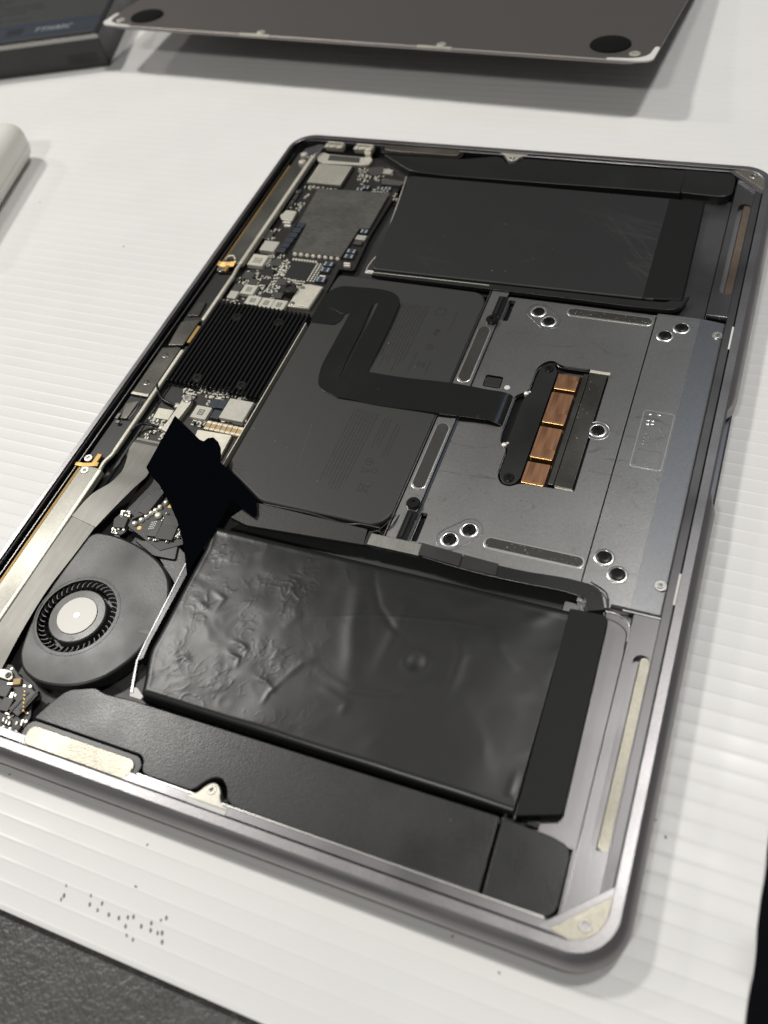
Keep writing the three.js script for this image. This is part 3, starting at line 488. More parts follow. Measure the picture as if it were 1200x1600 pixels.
// ---- rails and sense cables along the middle of the batteries
{
  const dark = add('cable_rail', ribbon(curvePairs([[72, -1.6, 86.9], [110, -1.6, 86.4], [150, -1.6, 85.6], [180, -1.5, 85.0], [186, -1.5, 84.0], [188.4, -1.6, 80]], [[72, -1.7, 89.4], [110, -1.7, 89.1], [150, -1.7, 88.6], [181, -1.6, 88.6], [189.5, -1.6, 87.2], [192.6, -1.7, 80.4]], 50), 1.6), mat.rail, LAP);
  add('rail_edge', tube([[72, -1.5, 89.6], [110, -1.5, 89.3], [150, -1.5, 88.8], [181, -1.4, 88.8], [190, -1.5, 87.2], [192.6, -1.6, 80]], 0.22), mat.blackGloss, dark);
  add('rail_liner', tube([[70, -1.7, 87.9], [95, -1.5, 87.6], [120, -1.5, 87.2]], 0.18), mat.tin, dark);
  const lo = add('cable_rail', ribbon(curvePairs([[133, -1.5, 206.6], [150, -1.5, 208.0], [166, -1.5, 208.2], [181, -1.4, 207.4], [188.6, -1.4, 208.6], [191.8, -1.5, 214.6]], [[133, -1.6, 211.0], [150, -1.6, 212.0], [166, -1.6, 212.0], [180.6, -1.5, 211.6], [185.4, -1.5, 212.4], [187.0, -1.6, 216.4]], 50), 1.8), mat.rail, LAP);
  add('rail_edge', tube([[136, -1.4, 211.4], [150, -1.4, 212.4], [166, -1.4, 212.4], [180.4, -1.3, 212.0], [184.6, -1.4, 212.8], [185.6, -1.5, 216]], 0.14), mat.alu, lo);
  add('rail_edge', tube([[186, -1.5, 206.8], [191.0, -1.5, 209.4], [192.6, -1.7, 214]], 0.25), mat.blackGloss, lo);
  add('tray_wall', merge([box(193, 207, -4.2, -1.7, 212.2, 213.2, 0.2)]), mat.black, LAP);
  add('tray_edge', merge([tube([[192, -1.7, 215.0], [196, -1.6, 215.4], [199.0, -1.6, 217.6], [199.6, -1.6, 223]], 0.16), box(196.5, 207, -1.7, -1.5, 213.3, 213.6)]), mat.cutEdge, LAP);
  add('foil_strap', box(117.4, 134.6, -2.4, -1.0, 207.2, 211.6, 0.25).rotateY(0.012).translate(-2.3, 0, 1.5), mat.foil, LAP);
  add('tape_wrap', ribbon([[[134.2, -0.9, 206.8], [134.4, -0.9, 211.2]], [[147.4, -1.1, 207.5], [147.6, -1.1, 211.9]]], 1.2), mat.tape, LAP);
  add('tape_wrap', ribbon([[[147.9, -1.0, 207.6], [148.1, -1.0, 212.2]], [[158.8, -1.2, 207.9], [159, -1.2, 212.1]]], 1.2), mat.tape, LAP);
  add('cell_bridge', ext(poly([[74.4, 205.2], [115.6, 205.8], [116.4, 211.8], [76.4, 214.6], [69.5, 213]], 0.5), -3.4, -1.7, 0.25), mat.tape, LAP);
  add('cell_bridge_end', box(116.2, 118.2, -3.6, -1.9, 206, 211.5, 0.2), mat.black, LAP);
  add('fold_wires', merge([tube([[118.6, -2, 206.5], [120.6, -1.4, 203], [122.2, -1.7, 198]], 0.2), tube([[119.6, -2, 207], [122.6, -1.5, 203], [123.4, -1.9, 198]], 0.2), tube([[117.4, -1.7, 206.8], [119.4, -1.0, 206.2], [121.4, -2, 206.6]], 0.35)]), mat.rail, LAP);
}

// ---- black ribbon from the board over the middle cell to the trackpad
{
  const o = poly([[58.0, 112.8, 0.5], [58.7, 120.8, 0.5], [68.8, 120.2, 1], [70.6, 117.0, 1.5], [70.2, 113.6, 1], [72.2, 112.8, 1], [72.4, 144, 6], [75.5, 152.6, 5], [81, 154.9, 6], [97, 156.0, 10], [123, 155.0, 8], [137.4, 153.4, 4], [137.4, 140.3, 0.3], [121.4, 140.3, 4], [94.7, 141.6, 2], [90.7, 141.2, 0.6], [90.4, 115, 8], [90.0, 104, 6], [86.2, 98.6, 6], [79, 97.4, 4], [62, 98.6, 3], [58.0, 104, 3]], 1);
  o.holes.push(poly([[79.7, 105.4], [81.2, 104.9], [82.0, 146.2], [80.9, 146.6]], 0.5, THREE.Path));
  const g = ext(o, -1.28, -0.95, 0.08);
  const c = add('trackpad_ribbon', g, mat.cable, LAP);
  add('ribbon_bend', ribbon(curvePairs([[137.3, -0.96, 140.3], [141, -1.0, 140.3], [143.6, -1.9, 140.2], [144.4, -3.4, 140.2], [143.2, -4.6, 140.2]], [[137.3, -0.96, 153.4], [141, -1.0, 154.0], [143.6, -1.9, 154.2], [144.4, -3.4, 154.2], [143.2, -4.6, 154.2]], 20), 0.3), mat.cable, c);
  add('twisted_leg', ribbon(curvePairs([[73, -0.88, 113.6], [73, -0.9, 125], [73.2, -0.86, 140], [74.6, -0.9, 149]], [[79.4, -0.5, 107], [80.6, -0.2, 122], [81.0, -0.4, 138], [81.6, -0.88, 147.4]], 24), 0.08), mat.cable, c);
  const wave = (x, k) => -0.78 + 0.26 * Math.sin(x * 0.16 + k) * smooth(78, 90, x) * (1 - smooth(128, 138, x)) - 0.17 * smooth(124, 138, x);
  add('ribbon_arm', ribbon(Array.from({ length: 31 }, (_, i) => { const x = lerp(84, 138.6, i / 30); return [[x, wave(x, 0.3), 141.5 - 1.1 * smooth(92, 122, x)], [x, wave(x, 1.1), 155.6 - 0.5 * smooth(97, 123, x) - 1.2 * smooth(120, 138, x)]]; }), 0.14), mat.cable, c);
  add('ribbon_leg', ribbon(curvePairs([[82.0, -0.88, 106], [81.9, -0.86, 120], [82.2, -0.82, 134], [82.6, -0.86, 146]], [[89.8, -0.45, 104], [90.5, -0.3, 118], [90.7, -0.5, 132], [90.6, -0.85, 142]], 24), 0.12), mat.cable, c);
  add('ribbon_crease', tube([[60.5, -0.92, 113.0], [64, -0.92, 112.0], [68, -0.92, 113.4], [70.3, -0.92, 114]], 0.14), mat.blackGloss, c);
}

// ---- heat sink
{
  const hs = add('heat_sink', box(14.8, 56.0, -5.2, -4.2, 114.8, 161.2, 0.3), mat.black, LAP);
  const fin = metres(box(-0.42, 0.42, 0, 2.4, -23, 23, 0.15)), finS = M(0.016, 0.32, 0.25, grain(1e-5));
  for (let i = 0; i < 22; i++) share('fin', fin, finS, hs, 15.6 + i * 1.9, -4.3, 138 + 0.03 * (i - 11));
  for (const [x, z] of [[27.1, 122.9], [45.4, 122.4], [27.1, 157.1], [45.8, 156.9]]) add('spring_screw', merge([lathe(x, z, [[2.1, -4.2], [2.1, -2.0], [1.7, -1.7], [0.8, -1.7], [0.6, -2.1], [0.001, -2.1]], 24)]), mat.screw, hs);
}

// ---- fan
{
  const cx = 38.5, cz = 260;
  const out = [[25.6, 230.4, 3], [35, 229.4, 6], [47, 231.6, 8], [57, 235.8, 8], [63.2, 242, 7], [66.2, 251, 8], [65.8, 263, 8], [62.0, 272.6, 8], [55.4, 279.4, 8], [46, 283.2, 8], [36, 283.4, 7], [28.8, 279.2, 5], [25.8, 271, 5], [24.2, 262, 4], [24.0, 250, 4]];
  const sh = poly(out, 6); sh.holes.push(disc(cx, cz, 13.8, THREE.Path));
  const f = add('fan', ext(sh, -6.9, -1.5, 0.9, 5, 24), mat.fan, LAP);
  add('intake_lip', ring(cx, cz, -1.62, 13.6, 14.3, 0.2), mat.fan, f);
  add('well_floor', cyl(cx, cz, -7.1, -6.7, 13.75), mat.fan, f);
  add('hub', lathe(cx, cz, [[9.4, -6], [9.4, -2.2], [9.0, -1.75], [0.001, -1.75]], 48), mat.hubGrey, f);
  const prof = []; for (let i = 0; i <= 64; i++) prof.push([0.9 + (6.5 - 0.9) * (1 - i / 64), -1.55 + (i % 2 ? 0.014 : 0)]);
  add('hub_cap', lathe(cx, cz, [[6.6, -1.76], [6.58, -1.58], ...prof, [0.001, -1.56]], 64), M([0.125, 0.122, 0.115], 0.36, 1), f);
  add('hub_pin', merge([ring(cx, cz, -1.56, 0.6, 1.0, 0.18), cyl(cx, cz, -1.56, -1.4, 0.45)]), mat.solder, f);
  add('balance_pin', cyl(41.3, 267.6, -1.76, -1.66, 0.75), mat.fan, f);
  const bp = []; for (let i = 0; i <= 6; i++) { const t = i / 6, r = 10.7 + 3.0 * t, a = 0.26 * t * t + 0.02; bp.push([[r * Math.cos(a), 2.6, r * Math.sin(a)], [r * Math.cos(a + 0.03), 0, r * Math.sin(a + 0.03)]]); }
  const bg = metres(merge([loft(bp.map(([a, b]) => [a, [a[0], a[1], a[2] + 0.28], [b[0], b[1], b[2] + 0.28], b]))]));
  for (let i = 0; i < 40; i++) share('blade', bg, mat.blade, f, cx, -4.9, cz, i / 40 * Math.PI * 2);
  add('locating_notch', ext(poly([[60.4, 259.6, 0.4], [64.4, 257.6, 0.8], [65.0, 259.8, 0.6]], 0.4), -1.7, -1.44, 0.05), mat.hubGrey, f);
  add('fan_bracket', ext(poly([[50, 231], [56, 226.5], [66.5, 232], [66.2, 246], [62, 240]], 1), -5.8, -4.6, 0.2), mat.hubGrey, LAP);
  add('bracket_screw', screwGeo(63.4, 234.6, -4.6, 1.5, 0.5), mat.nickel, LAP);
  add('fan_duct', ext(poly([[40, 228.5], [56, 226], [58, 232], [50, 232.5]], 1), -5.6, -3.8, 0.2), mat.black, LAP);
}

// ---- hinge side: trench, antenna bars, rod, small plates
{
  add('hinge_channel', box(2.2, 15.4, -7.1, -6.2, 8, 298), mat.floorIn, LAP);
  add('channel_rail', box(2.9, 3.4, -5.6, -2.2, 12, 297, 0.1), mat.alu, LAP);
  const bar = (z0, z1, n) => {
    const b = add('hinge_bar', box(5.6, 12.9, -4.2, -1.9, z0, z1, 0.3), mat.steel, LAP);
    add('bright_edge', box(12.6, 14.4, -4.2, -1.6, z0 + 0.5, z1 - 0.2, 0.5), mat.nickel, b);
    add('gold_line', box(4.3, 5.4, -4.0, -2.3, z0 + (n ? 0 : 10), z1, 0.2), mat.brass, b);
  };
  bar(12, 92.6, 0); bar(205.6, 299, 1);
  add('rod', merge([box(12.9, 14.6, -3.6, -1.7, 99.5, 127.6, 0.7), tube([[13.4, -2.4, 90], [13.4, -2.4, 95.5], [13.75, -2.5, 99.5], [13.75, -2.6, 103]], 0.8, 20)]), mat.nickel, LAP);
  add('rod', merge([box(13.0, 14.7, -3.6, -1.7, 144.4, 197.6, 0.7), tube([[13.8, -2.5, 195], [13.8, -2.5, 198.6], [12.8, -2.5, 202.6], [13.4, -2.5, 208]], 0.8, 20)]), mat.nickel, LAP);
  add('rod_end', merge([box(14.2, 15.9, -3.4, -2.0, 127.2, 130, 0.3), box(14.0, 15.9, -3.4, -2.0, 142.4, 145, 0.3)]), mat.chip, LAP);
  add('gold_contact', box(12.9, 14.4, -3.6, -2.4, 130.4, 140, 0.2), mat.gold, LAP);
  add('hinge_cover', box(4.3, 12.6, -4.6, -3.4, 98, 128, 0.2), mat.chip, LAP); add('hinge_cover', box(4.3, 12.6, -4.6, -3.4, 170, 203, 0.2), mat.chip, LAP);
  add('hinge_plate', ext(poly([[6.4, 117.4], [9.6, 116.6], [10.4, 124.6], [5.6, 125.9]], 0.4), -3.4, -2.5, 0.1), mat.steelDark, LAP);
  add('hinge_plate', ext(poly([[5.0, 129.6], [12.4, 127.0], [12.2, 141.8], [6.2, 143.0], [5.6, 138]], 0.4), -3.4, -2.4, 0.15), mat.steel, LAP);
  const p3 = add('hinge_plate', ext(poly([[4.6, 144.8], [12.2, 143.2], [12.4, 168.8], [4.8, 169.8]], 0.4), -3.4, -2.4, 0.15), mat.steelDark, LAP);
  for (const z of [148.6, 163.6]) add('rivet', ring(8, z, -2.42, 0.6, 1.3, 0.12), mat.steelDark, p3);
  add('plate_lip', box(4.9, 12.3, -2.6, -2.2, 168.9, 170.2, 0.15), mat.nickel, LAP);
  add('hinge_plate', ext(poly([[5.3, 175.0], [10.0, 172.6], [9.9, 181.6], [7.4, 182.2]], 0.4), -3.4, -2.4, 0.15), mat.steelDark, LAP);
  add('hinge_clip', merge([tube([[10.2, -2.4, 171.6], [11.2, -2.2, 176], [10.8, -2.4, 182]], 0.25), box(5.2, 6.6, -2.8, -2.2, 180, 182.8, 0.2), box(6.6, 8.2, -2.6, -2.0, 183.4, 184.8, 0.2)]), mat.steel, LAP);
  for (const [x, z] of [[6.2, 202.5], [8.0, 207.8], [6.6, 97.2]]) add('hinge_screw', screwGeo(x, z, -2.4, 1.7, 0.7), mat.screwSteel, LAP);
  add('ground_clip', merge([ribbon(curvePairs([[3.2, -1.8, 92.2], [6, -1.4, 93.2], [9, -1.5, 92.6], [11.6, -1.2, 91.6]], [[3.6, -1.9, 95.0], [6, -2.0, 95.6], [9, -2.0, 95.2], [11.4, -1.8, 94.6]], 16), 0.3), box(8, 9.8, -2.8, -1.6, 94.6, 98.2, 0.2)]), mat.gold, LAP);
  add('ground_clip', merge([ribbon(curvePairs([[2.6, -1.8, 205.2], [6, -1.6, 205], [9, -1.6, 204.2], [11.6, -1.4, 203.6]], [[2.8, -1.8, 206.6], [6, -1.9, 206.4], [9, -1.9, 205.6], [11.6, -1.8, 205]], 16), 0.3), box(8.4, 10.4, -2.8, -1.9, 199.6, 204, 0.2)]), mat.gold, LAP);
  add('clip_loop', tube([[6.2, -1.7, 91.4], [7.6, -0.6, 90.4], [9.4, -0.6, 89.8], [10.6, -1.6, 90.8]], 0.5), mat.nickel, LAP);
  add('hinge_block', ext(poly([[7.2, 9.5, 1], [13.2, 4.6, 2], [16.2, 5.2, 2], [15.2, 12, 2], [12.8, 15.8, 1], [7.6, 16, 1]], 1), -4, -1.4, 0.5, 3), mat.rim, LAP);
  for (const [x, z] of [[9.3, 14.6], [10.8, 20.4]]) add('hinge_screw', lathe(x, z, [[1.9, -2.2], [1.9, -1.4], [1.5, -0.7], [0.5, -0.5], [0.001, -0.5]], 24), mat.tin, LAP);
  add('hinge_plate', box(5.6, 12.8, -3.4, -2.0, 13, 24, 0.3), mat.steelDark, LAP);
}

// ---- logic board and what is soldered to it
{
  const py = -4.6;
  const B = add('logic_board', ext(poly([[17.2, 8.4, 1], [60, 7.6, 1], [64.6, 20, 1], [61.4, 28, 1], [60.4, 62, 1], [62.0, 84.6, 1], [55.4, 85.0, 0.5], [55.8, 95, 1], [55.6, 206, 1], [46, 226.5, 2], [31, 224.5, 1], [29.0, 205, 2], [17.0, 196, 1]], 1), -5.5, py, 0.06), mat.pcb, LAP);
  const P = (u, v, h = py) => at(u, v, h);
  const chipAt = (name, u, v, w, d, h, m, turn = 0, r = 0.12) => { const [x, z] = P(u, v, py + h); return share(name, metres(box(-w / 2, w / 2, 0, h, -d / 2, d / 2, Math.min(r, h * 0.4, w * 0.3))), m, B, x, py, z, turn); };
  const capAt = (name, u, v, w, d, h, m) => { const c = chipAt(name, u, v, w, d, h, m), [x, z] = P(u, v, py + h), e = metres(box(-0.42, 0.42, 0, h + 0.06, -d * 0.4, d * 0.4, 0.12)); for (const q of [-1, 1]) share('terminal', e, mat.glint, B, x + q * w * 0.3, py, z); return c; };  // capacitor ends, with their blue-white glints put into the colour
  const quad = (name, pts, y0, y1, m, r = 0.4, bev = 0.12) => add(name, ext(poly(pts.map(([u, v]) => at(u, v, y1)), r), y0, y1, bev), m, B);
  // USB-C receptacles in the far wall
  for (const x of [16.4, 31.2]) {
    add('port', merge([box(x, x + 9.2, -3.9, -1.3, 0.9, 6.6, 0.6), box(x + 0.5, x + 8.7, -1.5, -0.75, 1.0, 4.0, 0.3), box(x + 0.2, x + 2.2, -1.5, -0.9, 4.6, 7.4, 0.25), box(x + 3.4, x + 5.8, -1.5, -0.9, 4.8, 7.0, 0.25), box(x + 7.0, x + 9.0, -1.5, -0.9, 4.6, 7.4, 0.25)]), mat.nickel, B);
    add('port_gap', box(x + 0.6, x + 8.6, -1.6, -1.22, 4.1, 4.5), mat.chip, B);
  }
  quad('port_clamp', [[496, 241], [506, 238], [514, 241], [570, 246], [578, 243], [582, 250], [576, 257], [566, 258], [504, 255], [496, 250]], py, -3.1, mat.tin, 0.8);
  quad('clamp_pad', [[515, 242], [563, 246], [561, 254], [512, 250]], -3.3, -2.9, mat.chipGrey, 0.3);
  quad('clamp_pin', [[569, 233], [580, 234], [579, 241], [570, 241]], py, -1.6, mat.nickel, 0.5);
  // ridged shield
  {
    const c = [[497, 255.5], [554, 258], [532, 291.5], [476, 286]].map(([u, v]) => at(u, v, -2.9)), x0 = (c[0][0] + c[3][0]) / 2, x1 = (c[1][0] + c[2][0]) / 2, z0 = (c[0][1] + c[1][1]) / 2, z1 = (c[2][1] + c[3][1]) / 2, n = 14, w = (x1 - x0) / n;
    const s = add('ribbed_shield', box(x0, x1, py, -3.5, z0, z1, 0.15), mat.chip, B);
    add('rib', merge(Array.from({ length: n - 1 }, (_, i) => box(x0 + w * (i + 0.66), x0 + w * (i + 1.34), -3.6, -2.86, z0 + 0.5, z1 - 0.9, 0.1))), mat.tin, B, { kind: 'stuff' });
  }
  // graphite-coated shields
  quad('graphite_shield', [[497, 294], [609, 301], [577, 357], [559, 357], [556, 362], [478, 351], [467, 347]], py, -3.4, mat.graphite, 0.4);
  quad('graphite_shield', [[480, 348], [562, 356], [532, 402], [456, 393]], py, -3.25, mat.graphite, 0.4);
  // chokes and inductors
  const mark = (bg, fg) => canvasTex(64, 64, (g) => { g.fillStyle = bg; g.fillRect(0, 0, 64, 64); g.strokeStyle = fg; g.lineWidth = 4; g.strokeRect(22, 20, 20, 24); g.fillStyle = fg; g.fillRect(27, 25, 4, 14); g.fillRect(34, 25, 3, 14); });
  const markL = (bg, fg) => canvasTex(64, 64, (g) => { g.fillStyle = bg; g.fillRect(0, 0, 64, 64); g.fillStyle = fg; for (const y of [20, 31, 42]) for (const x of [16, 25, 34, 43]) g.fillRect(x, y, 5 + (x + y) % 3, 6); });
  const ind = new THREE.MeshStandardMaterial({ map: mark('#c4c1b4', '#4a4945'), roughness: 0.5, metalness: 0.1 }), ind2 = new THREE.MeshStandardMaterial({ map: markL('#c9c5b7', '#4d4b46'), roughness: 0.5, metalness: 0.1 });
  const coil = (u, v, w, d, h, m) => { const [x, z] = P(u, v, py + h); const g = new RoundedBoxGeometry(w, h, d, 2, 0.2).translate(0, h / 2, 0); planarUV(g, -w / 2, w / 2, -d / 2, d / 2); share('inductor', metres(g), m, B, x, py, z, 0); };
  coil(421, 384, 7.0, 6.4, 2.0, mat.inductor); coil(403, 406, 7.2, 7.0, 2.0, ind2); coil(389, 452, 6.0, 5.6, 1.7, ind); coil(395, 469, 6.0, 5.2, 1.7, ind); coil(416, 473, 5.6, 5.6, 1.7, ind); coil(436, 476, 5.6, 5.6, 1.7, ind);
  coil(364, 460, 4.0, 4.4, 1.6, mat.inductor); chipAt('chip', 371, 449, 4.0, 4.4, 1.2, mat.chipGrey);
  quad('crystal_can', [[447, 328], [464, 330], [456, 345], [440, 343], [438, 338]], py, -3.1, mat.tin, 0.6); chipAt('terminal', 448, 347, 3.6, 1.0, 1.0, mat.solder); chipAt('terminal', 449, 352, 3.0, 1.2, 0.8, mat.solder);
  for (let i = 0; i < 6; i++) chipAt('capacitor', lerp(470, 440, i / 5), lerp(351, 390, i / 5), 3.6, 3.0, 1.5, mat.chipBlue);
  { const [a, b] = [at(463, 347, -3), at(435, 392, -3)]; add('capacitor_lip', box(a[0] - 0.2, a[0] + 0.35, py, -3.0, a[1], b[1], 0.15), mat.steelDark, B); }
  for (let i = 0; i < 6; i++) chipAt('capacitor', lerp(468, 452, i / 5), lerp(298, 322, i / 5), 1.7, 2.4, 1.0, i % 2 ? mat.steelDark : mat.chipBlue);
  // controller with its pads
  chipAt('controller_chip', 467, 423.5, 10.2, 9.6, 0.9, mat.chip);
  {
    const [cx, cz] = P(467, 423.5), bits = (list, m, name) => add(name, merge(list), m, B, { kind: 'stuff' }), L = [];
    for (const r of [6.3, 7.7, 9.0]) for (let i = 0; i < 9; i++) { const q = -5.2 + i * 1.3, s = r > 8.5 ? 0.3 : 0.42; L.push(box(cx + r - 0.3, cx + r + 0.35, py, py + 0.45, cz + q - s, cz + q + s)); if (r < 9) { L.push(box(cx + q - s, cx + q + s, py, py + 0.45, cz + r - 0.35, cz + r + 0.3)); if (r < 7) L.push(box(cx + q - s, cx + q + s, py, py + 0.5, cz - r - 0.5, cz - r + 0.5)); if (i % 2 || r > 7) L.push(box(cx - r - 0.5, cx - r + 0.4, py, py + 0.5, cz + q - s, cz + q + s)); } }
    for (let i = 0; i < 22; i++) L.push(box(cx - 7 + i * 0.74, cx - 6.6 + i * 0.74, py, py + 0.35, cz + 9.2, cz + 10.6));
    bits(L, mat.solder, 'solder_pad');
    const caps = []; for (let i = 0; i < 8; i++) caps.push(lathe(...P(462 + i * 9.5, 398 + i * 0.95), [[1.25, py], [1.25, py + 0.5], [0.8, py + 1.1], [0.001, py + 1.25]], 12)); bits(caps, mat.nickel, 'solder_bump');
  }
  // post, silver bracket, cans on the right
  { const [x, z] = P(452, 450, -2); add('post', lathe(x, z, [[3.0, py], [3.0, -1.6], [2.5, -1.2], [1.3, -1.2], [1.2, -1.9], [0.001, -1.9]], 20), mat.chip, B); }
  quad('bracket', [[466, 452], [474, 444], [484, 444], [505, 448], [483, 482], [449, 478], [453, 472]], py, -3.3, mat.tin, 0.5); quad('bracket_cap', [[484, 446], [503, 449], [482, 480], [464, 477]], -3.4, -2.9, mat.nickel, 0.4);
  for (const [u, v] of [[473, 450], [457, 474]]) { const [x, z] = P(u, v, -3.3); add('bracket_screw', screwGeo(x, z, -3.35, 1.0, 0.35), mat.screwSteel, B); }
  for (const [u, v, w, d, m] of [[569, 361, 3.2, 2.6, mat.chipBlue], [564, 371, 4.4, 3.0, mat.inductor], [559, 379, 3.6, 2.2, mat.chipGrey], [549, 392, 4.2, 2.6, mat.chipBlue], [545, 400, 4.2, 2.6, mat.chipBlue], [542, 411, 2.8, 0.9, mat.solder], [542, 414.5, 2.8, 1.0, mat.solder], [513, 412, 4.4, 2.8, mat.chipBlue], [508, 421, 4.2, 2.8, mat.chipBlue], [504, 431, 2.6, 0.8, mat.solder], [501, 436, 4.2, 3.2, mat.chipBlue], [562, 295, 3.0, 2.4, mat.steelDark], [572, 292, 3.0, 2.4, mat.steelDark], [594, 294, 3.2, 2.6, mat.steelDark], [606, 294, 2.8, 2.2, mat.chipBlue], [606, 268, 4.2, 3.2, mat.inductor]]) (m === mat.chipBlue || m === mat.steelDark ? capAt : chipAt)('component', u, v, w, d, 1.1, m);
  quad('dark_shield', [[598, 278], [636, 284], [624, 290], [596, 287]], py, -3.4, mat.graphite, 0.3); quad('dark_shield', [[574, 262], [600, 260], [598, 272], [580, 274]], py, -3.6, mat.chipGrey, 0.3);
  // below the heat sink
  quad('module_shield', [[248, 637], [272, 641], [262, 656], [239, 652]], py, -3.6, mat.nickel, 0.4);
  quad('long_bracket', [[286, 622], [293, 617], [300, 622], [297, 631], [262, 676], [252, 671], [281, 631]], py, -2.6, mat.tin, 0.6);
  for (const [u, v] of [[293, 623], [255, 677]]) { const [x, z] = P(u, v, -2.6); add('bracket_screw', screwGeo(x, z, u > 280 ? -2.65 : -4.4, 1.9, 0.5), mat.screwSteel, B); }
  coil(314, 644, 6.4, 6.0, 1.7, ind); for (const [u, v] of [[334, 630], [346, 631], [338, 647]]) chipAt('capacitor', u, v, 3.4, 4.0, 1.5, mat.chipBlue);
  { const [x, z] = P(369, 640, -2.8); const c = add('power_inductor', box(x - 5.0, x + 5.0, py, -2.8, z - 5.0, z + 5.0, 0.5), mat.inductor, B); }
  for (let i = 0; i < 7; i++) { const u = lerp(325, 374, i / 6), v = lerp(664, 674, i / 6); chipAt('ceramic_capacitor', u, v, 1.9, 4.2, 1.3, mat.tan); chipAt('capacitor_end', u + 2.2, v - 4.6, 1.95, 0.9, 1.35, mat.solder); chipAt('capacitor_end', u - 2.4, v + 4.6, 1.95, 0.9, 1.35, mat.solder); }
  quad('module_shield', [[309, 671], [362, 680], [343, 715], [318, 730], [288, 720]], py, -3.3, mat.nickel, 0.5);
  chipAt('component', 373, 660, 4.0, 2.4, 1.0, mat.chipGrey);
  // socket of the grey ribbon
  quad('ribbon_socket', [[214, 684], [250, 692], [247, 700], [208, 691]], py, -2.9, mat.chipGrey, 0.3); quad('socket_latch', [[214.5, 683], [250, 690], [249, 694], [213, 687]], py, -2.7, mat.steel, 0.2);
  // scattered small parts
  const tiny = [], tinyS = [], tinyT = [];
  const spray = (u0, v0, u1, v1, n, slope) => { for (let i = 0; i < n; i++) { const t = rnd(), q = rnd(); const u = lerp(u0, u1, t) + slope * (q - 0.5) * (v1 - v0), v = lerp(v0, v1, q); const [x, z] = P(u, v), w = rr(0.7, 1.4), d = rr(1.2, 2.4), h = rr(0.3, 0.8), k = rnd(), turn = rnd() > 0.5; const b = (a, c, e, f2, hh) => turn ? box(x + a, x + c, py, py + hh, z + e, z + f2) : box(x + e, x + f2, py, py + hh, z + a, z + c); (k < 0.5 ? tiny : tinyT).push(b(-w / 2, w / 2, -d / 2 + 0.35, d / 2 - 0.35, h)); tinyS.push(b(-w / 2 - 0.03, w / 2 + 0.03, -d / 2, -d / 2 + 0.42, h + 0.04), b(-w / 2 - 0.03, w / 2 + 0.03, d / 2 - 0.42, d / 2, h + 0.04)); } };
  spray(405, 412, 448, 465, 95, -0.7); spray(378, 425, 420, 445, 26, -0.7); spray(412, 360, 432, 375, 14, -0.7); spray(290, 608, 372, 622, 48, 0); spray(345, 615, 385, 630, 10, -0.3); spray(560, 262, 612, 288, 30, -0.2); spray(450, 300, 475, 340, 16, -0.7); spray(480, 292, 540, 296, 18, 0); spray(335, 650, 385, 663, 20, -0.2); spray(236, 650, 262, 668, 14, -0.5); spray(228, 668, 262, 690, 8, -0.5); spray(575, 305, 610, 352, 12, -1.1); spray(355, 440, 400, 478, 20, -0.7); spray(300, 655, 320, 668, 8, 0); spray(410, 400, 440, 416, 22, -0.7); spray(440, 436, 470, 446, 16, 0); spray(352, 470, 372, 482, 8, -0.5); spray(380, 440, 412, 452, 14, -0.5); spray(555, 300, 615, 300, 8, 0); spray(318, 615, 345, 640, 14, -0.3);
  add('small_component', merge(tiny), mat.chipGrey, B, { kind: 'stuff' }); add('small_component', merge(tinyT), mat.chip, B, { kind: 'stuff' }); add('component_terminal', merge(tinyS), mat.solder, B, { kind: 'stuff' });
  for (const [u, v, w, d] of [[418, 425, 5.4, 4.4], [414, 440, 4.4, 3.6], [440, 440, 4.4, 4.0], [396, 440, 4.0, 3.4], [416, 461, 4.0, 3.2], [434, 461, 4.2, 3.4], [388, 430, 5.0, 4.4], [432, 410, 4.6, 4.0], [420, 366, 3.6, 4.2], [398, 360, 3.6, 3.6]]) chipAt('chip', u, v, w, d, 0.9, rnd() > 0.5 ? mat.chip : mat.chipGrey);
  // little wing of the board beside the fan
  const W2 = add('board_wing', ext(poly(atZ(160, 740, 6.667, -3.6, [[262, 545], [300, 470], [420, 330], [520, 160], [600, 110], [860, 300], [850, 735], [595, 803]]), 0.8), -4.4, -3.6, 0.08), mat.pcb, LAP);
  const w = (name, a, b, ww, d, h, m, turn = 0) => { const [x, z] = at(160 + a / 6.667, 740 + b / 6.667, -3.6 + h); return share(name, metres(box(-ww / 2, ww / 2, 0, h, -d / 2, d / 2, 0.1)), m, W2, x, -3.6, z, turn); };
  w('wing_chip', 668, 610, 6.0, 5.6, 0.9, mat.chipGrey, 0.12); w('wing_chip', 545, 570, 3.4, 6.4, 0.6, mat.chip, 0.12); w('wing_chip', 720, 500, 6, 5, 0.5, mat.chip, 0.12); w('wing_socket', 510, 290, 3.6, 10.5, 1.4, mat.chip, -0.15);
  const bump = metres(lathe(0, 0, [[0.95, 0], [0.95, 0.5], [0.6, 1.0], [0.001, 1.15]], 14)), fid = metres(cyl(0, 0, 0, 0.08, 0.75));
  for (const [a, b] of [[335, 515], [405, 478], [460, 440], [505, 408], [552, 380], [600, 345], [662, 298], [612, 190]]) { const [x, z] = at(160 + a / 6.667, 740 + b / 6.667, -3); share('solder_bump', bump, mat.solder, W2, x, -3.6, z); }
  { const [x, z] = at(160 + 580 / 6.667, 740 + 432 / 6.667, -3); const o = share('solder_bump', bump, mat.nickel, W2, x, -3.6, z); o.scale.set(1.5, 1, 1.5); }
  for (const [a, b] of [[383, 565], [703, 340]]) { const [x, z] = at(160 + a / 6.667, 740 + b / 6.667, -3.5); share('gold_dot', fid, mat.gold, W2, x, -3.6, z); }
